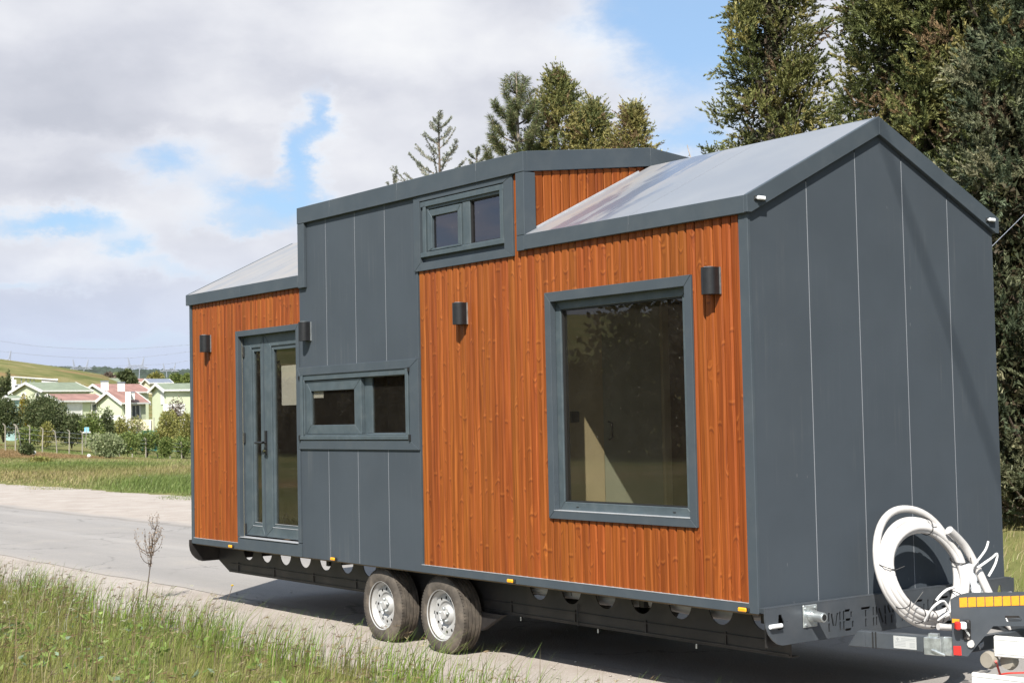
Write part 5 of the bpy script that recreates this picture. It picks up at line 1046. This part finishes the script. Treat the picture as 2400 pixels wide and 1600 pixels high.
# bushes and garden trees: trunk and leafy crown
BG = {'dark': [(.060, .082, .032), (.095, .118, .048), (.15, .165, .075)], 'mid': [(.105, .15, .04), (.165, .21, .06), (.24, .27, .085)], 'olive': [(.18, .19, .05), (.25, .24, .07), (.31, .28, .10)],
      'gold': [(.26, .20, .02), (.34, .26, .03), (.20, .17, .03)], 'pale': [(.19, .23, .105), (.27, .31, .155), (.36, .38, .22)], 'pink': [(.42, .34, .30), (.14, .17, .05), (.18, .19, .07)], 'brown': [(.13, .10, .08), (.17, .13, .10)]}
def bush(label, pxc, base_py, wpx, hpx, r_, kind, group=None, n=520, name='garden_shrub', leaf=None, shape=1.0, cat='shrub'):
    q = CAM+ray(pxc, base_py)*r_; mpx = MPP(r_); wd, ht = wpx*mpx, hpx*mpx; o = np.array([q[0], q[1], min(q[2], float(height(q[0], q[1]))+ht*.1)]); root = empty(name, o, label=label, cat=cat, group=group)
    topz = (CAM+ray(pxc, base_py-hpx)*r_)[2]; ht = topz-o[2]
    m = MB()
    for j in range(4): a = j*1.6+rng.uniform(0, 1); m.tube([o, o+np.array([math.cos(a)*wd*.1, math.sin(a)*wd*.1, ht*.35]), o+np.array([math.cos(a)*wd*.26, math.sin(a)*wd*.26, ht*.72])], [wd*.025, wd*.018, wd*.008], 5, cap=False)
    m.build('trunk', 'bark', root); lf = leaf or max(.06, 4.2*mpx); n = int(n*3.6)
    nl = 9; cen = np.stack([rng.normal(0, wd*.20, nl), rng.normal(0, wd*.20, nl), ht*(.30+.42*rng.random(nl))], 1); cr = np.array([wd*.27, wd*.27, ht*.26])*rng.uniform(.8, 1.2, (nl, 1)); cen[0] = (0, 0, ht*.72); cen[1] = (wd*.22, 0, ht*.36); cen[2] = (-wd*.22, 0, ht*.36)
    cen = np.concatenate([cen, np.stack([RT[0]*np.array([-.26, .26, -.12, .14])*wd, RT[1]*np.array([-.26, .26, -.12, .14])*wd, ht*np.array([.40, .44, .62, .60])], 1)]); cr = np.concatenate([cr, np.tile([wd*.25, wd*.25, ht*.30], (4, 1))])
    idx = rng.integers(0, len(cen), n); dv_ = unit(rng.normal(size=(n, 3))); rad = np.power(rng.random((n, 1)), .3); C = o+cen[idx]+dv_*cr[idx]*rad; D = unit(dv_+.5*rng.normal(size=(n, 3))+np.array([0, 0, .25]))
    V, F, Cc = sprigs(C, D, lf*rng.uniform(.7, 1.6, n), lf*.6*rng.uniform(.7, 1.3, n), pal(n, BG[kind], [3, 4, 2.2][:len(BG[kind])]), .1)
    V[:, 2] = np.maximum(V[:, 2], o[2]-.2); arr_mesh('crown', V, F, 'foliage', Cc, origin=tuple(o), parent=root); return root
for row in [('big dark rounded shrub at the left edge behind the fence', 8, 1012, 88, 88, 188, 'dark', None, 2400), ('golden yellow upright conifer between two dark shrubs', 57, 1000, 34, 78, 192, 'gold', None, 900), ('brownish shrub top behind the largest dark shrub', 92, 985, 34, 56, 200, 'brown', None, 500),
    ('largest dark shrub, wide and rounded, in front of the villas', 112, 1022, 108, 102, 185, 'dark', None, 3400), ('smaller dark shrub on the right flank of the largest one', 168, 1025, 60, 60, 183, 'dark', None, 1700),
    ('bright green hedge bush behind the leaning fence post', 68, 1028, 52, 30, 176, 'mid', None, 700), ('thin brown-green bush at the foot of the largest dark shrub', 108, 1030, 30, 42, 175, 'olive', None, 400), ('blossoming small tree with pinkish flowers before the front villa', 216, 1022, 56, 58, 182, 'mid', None, 900), ('pinkish blossom shrub beneath the front villa balcony', 214, 984, 34, 22, 200, 'pink', None, 350),
    ('narrow dark evergreen between the two villa wings', 252, 1016, 32, 64, 186, 'dark', None, 800), ('round olive tree left of the villa porch', 287, 1020, 56, 48, 190, 'olive', None, 800), ('pale almost leafless shrub before the porch', 318, 1006, 44, 38, 195, 'pink', None, 240), ('wide olive tree at the right end of the garden', 396, 1022, 66, 64, 185, 'olive', None, 1800), ('dense olive tree against the corner of the tiny house', 438, 1030, 48, 74, 178, 'olive', None, 1000),
    ('dark tree shading the garden corner by the tiny house', 425, 1036, 44, 30, 182, 'dark', None, 500), ('reddish bush on the terrace of the right villa', 408, 965, 40, 36, 215, 'brown', None, 420), ('pale green bush standing alone in the meadow', 256, 1074, 76, 60, 120, 'pale', None, 1800), ('small dark bush in the meadow on the left', 66, 1064, 28, 24, 118, 'dark', None, 500),
    ('low green thicket right of the lone pale bush', 300, 1058, 56, 46, 150, 'mid', None, 900), ('green thicket below the teal netting', 345, 1040, 60, 34, 168, 'mid', None, 800), ('dark green bush behind the right-hand fence posts', 388, 1062, 30, 38, 165, 'mid', None, 600), ('low hedge at the far right of the fence', 430, 1046, 46, 26, 172, 'mid', None, 500),
    ('slender dark cypress at the left edge of the hillside', 19, 912, 12, 48, 300, 'dark', None, 400), ('dark conifer clump at the left edge below the hill crest', 4, 918, 34, 40, 300, 'dark', None, 700), ('round green bush on the open hillside', 144, 882, 18, 15, 470, 'mid', None, 300), ('dark round tree standing above the distant houses', 300, 897, 30, 32, 455, 'dark', None, 700), ('dark shrub at the top right of that tree\'s foot', 314, 902, 14, 22, 452, 'dark', None, 250),
    ('small green tree on the left hill crest', 32, 862, 11, 9, 515, 'mid', None, 160), ('small rusty tree on the left hill crest', 48, 861, 10, 8, 515, 'brown', None, 160), ('tiny dark tree at the far left of the hill crest', 10, 860, 6, 6, 515, 'dark', None, 100), ('bare brownish tree on the slope left of the dark round tree', 255, 893, 22, 20, 480, 'brown', None, 260), ('pale green tree beside the distant white house', 272, 890, 18, 16, 485, 'pale', None, 220),
    ('yellowish tree above the cream bungalow', 368, 886, 32, 16, 500, 'olive', None, 400), ('green trees right of the cream bungalow', 410, 893, 36, 20, 505, 'mid', None, 500), ('dark bush below the cream bungalow', 374, 935, 30, 24, 300, 'olive', None, 300), ('green tree at the corner of the tiny house, upper right of the far slope', 438, 900, 24, 26, 480, 'mid', None, 400), ('leafy weeds at the far verge beside the tiny house', 420, 1124, 36, 30, 70, 'mid', None, 420), ('yellow green weeds by the far verge on the left', 92, 1096, 60, 26, 88, 'olive', None, 500), ('bright weeds in the middle of the meadow verge', 285, 1118, 34, 22, 72, 'mid', None, 350)]:
    bush(*row)
FLAB = ['concrete fence post at the very left edge of the meadow', 'fence post just left of the leaning one', 'leaning concrete fence post with a cranked top', 'fence post just right of the leaning one', 'fence post in front of the left part of the largest dark shrub', 'fence post with a strongly cranked top before the largest dark shrub', 'fence post before the smaller dark shrub on the right flank', 'fence post immediately left of the light blue board', 'fence post right of the light blue board, left of the lone pale bush', 'fence post immediately right of the lone pale bush', 'fence post before the low green thicket', 'fence post below the small white board on the netting', 'fence post left of the dark green bush', 'fence post right of the dark green bush', 'fence post nearest to the corner of the tiny house']
# wire fence: old concrete posts with cranked tops
for i, (bx, by, tx, ty, ln) in enumerate([(13, 1036, 12, 997, 0), (36, 1037, 37, 998, 0), (51, 1038, 39, 998, -1), (69, 1038, 70, 1000, 0), (99, 1049, 101, 1006, 0), (134, 1048, 129, 1011, 0), (162, 1050, 163, 1011, 0), (193, 1053, 193, 1014, 0), (224, 1050, 225, 1018, 0), (280, 1054, 281, 1024, 0), (310, 1056, 311, 1026, 0), (342, 1061, 342, 1029, 0), (369, 1064, 370, 1032, 0), (399, 1066, 398, 1037, 0), (426, 1067, 425, 1037, 0)]):
    r_ = 150+.05*bx; b = CAM+ray(bx, by)*r_; t = CAM+ray(tx, ty)*r_; hv = t-b; u, w = frame_at(bx); tip = t-np.append(u*.22, -.20); gz = float(height(b[0], b[1])); b0 = np.array([b[0], b[1], min(b[2], gz)-.3])
    lab = FLAB[i]
    tag(MB().tube([b0, b+hv*.5, b+hv*.97, b+hv*1.0, tip], [.062, .058, .055, .055, .045], 4).build('fence_post', 'concrete', None), lab, 'fence post', 'concrete posts of the wire fence')
pw = []
for f_ in (.35, .65, .92): pw.append([CAM+ray(bx, by+(ty-by)*f_)*(150+.05*bx) for bx, by, ty in ((13, 1036, 997), (99, 1049, 1006), (162, 1050, 1011), (224, 1050, 1018), (310, 1056, 1026), (369, 1064, 1032), (450, 1069, 1040))])
mb = MB()
for pts in pw: mb.tube(pts, .012, 4)
tag(mb.build('fence_wire', 'pylon_steel', None), 'thin wire strands strung between the concrete fence posts', 'wire')
q = CAM+ray(200, 1038)*148; q2 = CAM+ray(203, 1002)*148; u, w = frame_at(200); sg = empty('sign_post', (q[0], q[1], q[2]), label='light blue board on a thin pole behind the fence', cat='sign')
MB().tube([q-np.array([0, 0, .4]), q2], .04, 6).build('pole', 'concrete', sg); MB().obox(q2+np.array([0, 0, -.2]), np.append(u, 0), np.append(w, 0), (0, 0, 1), .20, .02, .24).build('board', 'sign_blue', sg); MB().obox(q2+np.array([0, 0, -.42]), np.append(u, 0), np.append(w, 0), (.2, 0, 1), .36, .015, .07).build('torn_board', 'wall_white', sg)
r_ = 205; pts = [CAM+ray(px, 1020)*r_ for px in (282, 310, 345, 380, 450)]
mb = MB()
for i in range(len(pts)-1):
    a, b = pts[i], pts[i+1]; za, zb = (CAM+ray(300, 1009)*r_)[2], float(height(a[0], a[1]))-1.5; mb.prism([(a[0], a[1], zb), (b[0], b[1], zb), (b[0], b[1], za), (a[0], a[1], za)], (.05, .08, 0))
tag(mb.build('garden_netting', 'teal_net', None), 'teal green netting fence along the villa garden', 'fence')
tag(MB().obox(CAM+ray(326, 1013)*200, np.append(frame_at(326)[0], 0), np.append(frame_at(326)[1], 0), (0, 0, 1), .28, .1, .25).build('notice_board', 'wall_white', None), 'small white board on the teal netting', 'sign')
q = CAM+ray(361, 1020)*198; tag(MB().tube([q-np.array([0, 0, 1.5]), CAM+ray(361, 978)*198], .06, 6).build('lamp_pole', 'concrete', None), 'thin pale pole in front of the villa porch', 'pole')
for px, py in ((268, 1027), (80, 1060), (208, 1068)):
    q = CAM+ray(px, py)*125; q[2] = max(q[2], float(height(q[0], q[1]))+.05)
    mb = MB().lathe([(.0, -.12), (.10, -.1), (.16, 0), (.1, .12), (.0, .15)], q, 'z', 7); mb.v = [tuple(np.array(t)+.03*rng.normal(size=3)) for t in mb.v]
    tag(mb.build('plastic_scrap', 'wall_white', None), {268: 'scrap of white plastic caught in the lone pale bush', 80: 'white scrap lying by the small dark bush', 208: 'pale stone in the meadow left of the lone pale bush'}[px], 'litter')
for i in range(16):                                      # rubble at the far verge
    px, py = rng.uniform(300, 440), rng.uniform(1112, 1128); q, r_ = hit(px, py, 25); s = rng.uniform(.05, .16); o = np.array([q[0], q[1], float(height(*q))])
    mb = MB().lathe([(.0, -s*.3), (s, -.1*s), (s*.9, s*.3), (s*.4, s*.6), (.0, s*.6)], o, 'z', 7); mb.v = [tuple(np.array(t)+s*.18*rng.normal(size=3)) for t in mb.v]
    tag(mb.build('rubble_stone', 'bark_light' if i % 3 else 'concrete', None), 'broken stone lying in the weeds at the far verge', 'stone', 'rubble stones at the far verge')
# dark wooded ridge
mb = MB(); n = 2600; aa = np.radians(rng.uniform(-71.0, -60, n)); rq = rng.uniform(1250, 1700, n); ico = MB()
V0 = np.array([(0, 0, 1), (.9, 0, .3), (.28, .85, .3), (-.72, .53, .3), (-.72, -.53, .3), (.28, -.85, .3), (0, 0, -.8)]); F0 = np.array([(0, 1, 2), (0, 2, 3), (0, 3, 4), (0, 4, 5), (0, 5, 1), (6, 2, 1), (6, 3, 2), (6, 4, 3), (6, 5, 4), (6, 1, 5)])
C = np.stack([CAM[0]+rq*np.sin(aa), CAM[1]+rq*np.cos(aa)], 1); zc = height(C[:, 0], C[:, 1]); sc = rng.uniform(4, 9, n); V = (V0[None]*np.stack([sc*1.3, sc*1.3, sc*.8], 1)[:, None]+np.concatenate([C, zc[:, None]], 1)[:, None]+.5*rng.normal(size=(n, 7, 3))).reshape(-1, 3); F = (F0[None]+(np.arange(n)*7)[:, None, None]).reshape(-1, 3)
arr_mesh('ridge_wood', V, F, 'dark_wood_mass', None, kind='stuff', label='dark wood covering the distant ridge', cat='wood')
# pylons and their lines
def pylon(label, px, base_py, top_py, half, r_):
    mp = MPP(r_); u, w = frame_at(px); q = CAM+ray(px, base_py)*r_; zb, zt = q[2], (CAM+ray(px, top_py)*r_)[2]; g = float(height(q[0], q[1])); b = min(zb, g)-2; root = empty('pylon', (q[0], q[1], g), label=label, cat='pylon', group=None)
    pt = lambda a, z, d_=0: (q[0]+u[0]*a+w[0]*d_, q[1]+u[1]*a+w[1]*d_, z); H = zt-zb; hw = half*mp; rr_ = .26; zm = zb+.48*H
    leg = MB()
    for sg in (-1, 1):
        for off in (0, 1.1): leg.tube([pt(sg*hw*.10+sg*off*.4, b), pt(sg*hw*.45, zm), pt(sg*(hw*.62+off), zm), pt(sg*hw*.98, zt)], rr_, 4)
        for i in range(5): z0, z1 = zm+(zt-zm)*i/5, zm+(zt-zm)*(i+1)/5; leg.tube([pt(sg*(hw*.62+(hw*.36)*i/5), z0), pt(sg*(hw*.72+(hw*.26)*(i+1)/5), z1)], rr_*.7, 4)
    leg.build('leg', 'pylon_steel', root); arm = MB().tube([pt(-hw*1.5, zm-.02*H), pt(-hw*.62, zm+.10*H), pt(hw*.62, zm+.10*H), pt(hw*1.5, zm-.02*H)], rr_, 4).tube([pt(-hw*1.5, zm-.02*H), pt(-hw*.5, zm-.02*H)], rr_, 4).tube([pt(hw*.5, zm-.02*H), pt(hw*1.5, zm-.02*H)], rr_, 4)
    for i in range(8): a = -hw*.6+hw*1.2*i/8; arm.tube([pt(a, zm+.10*H), pt(a+hw*.15, zm+.0*H)], rr_*.6, 4)
    arm.tube([pt(-hw*.5, zm), pt(hw*.5, zm)], rr_*.8, 4); arm.build('cross_arm', 'pylon_steel', root)
pylon('half-framed pylon at the left edge of the hill', 8, 872, 822, 16, 900); pylon('pylon above the hill behind the mossy green roof', 189, 885, 842, 17, 1050); pylon('pylon above the dark round tree', 319, 884, 837, 18, 1050); pylon('smallest pylon nearest the corner of the tiny house', 397, 886, 851, 14, 1150)
for lab, pts in (('upper power line sagging across the distant sky', [(-60, 796), (0, 799), (90, 811), (190, 817), (260, 818), (340, 815), (470, 806)]), ('middle power line sagging between the pylons', [(-60, 820), (0, 823), (90, 832), (190, 838), (280, 839), (360, 834), (470, 820)]), ('lower power line reaching the nearest pylon', [(-60, 846), (20, 848), (110, 856), (189, 860), (260, 858), (319, 855), (397, 852), (470, 838)])):
    tag(MB().tube(spline([CAM+ray(*q)*980 for q in pts], 5), .10, 4).build('power_line', 'pylon_steel', None), lab, 'power line')
# thicket on the photographer's side of the road, mirrored in the windows
n = 72000; X = rng.uniform(-95, -18, n); Y = -30-.10*(X+18)*0-rng.uniform(0, 5, n); cz = rng.random(n)**.9*(4.2+1.3*np.sin(X*.31)+.9*np.sin(X*.83+1)); C = np.stack([X, Y, height(X, Y)+cz], 1)
V, F, Cc = sprigs(C, unit(rng.normal(size=(n, 3))+np.array([0, 0, .4])), rng.uniform(.24, .40, n), .21, pal(n, [(.055, .046, .030), (.066, .056, .038), (.06, .048, .035)], (3, 3, 2)), .1)
arr_mesh('thicket', V, F, 'foliage', Cc, kind='stuff', label='dark brown thicket on the near side, seen only mirrored in the windows', cat='thicket')

# loose chippings scattered over both gravel edges
n = 4200; X = np.where(rng.random(n) < .8, rng.uniform(-16, 2.5, n), rng.uniform(-45, -16, n)); Y = np.where(rng.random(n) < .75, rng.normal(-.1, .42, n), rng.uniform(5.4, 9.5, n)); k_ = (Y > -1.0) & ((Y < 1.3) | (Y > 5)); X, Y = X[k_], Y[k_]; n = len(X); sc = .003+.010*rng.random(n)**3
V = (V0[None]*np.stack([sc*1.3, sc, sc*.7], 1)[:, None]+np.stack([X, Y, .008+sc*.25], 1)[:, None]+sc[:, None, None]*.25*rng.normal(size=(n, 7, 3))).reshape(-1, 3); F = (F0[None]+(np.arange(n)*7)[:, None, None]).reshape(-1, 3)
pbr('chipping', (.37, .33, .295), .9, var=.35, scale=3); arr_mesh('chippings', V, F, 'chipping', None, kind='stuff', label='loose stone chippings along the gravel edges', cat='gravel')
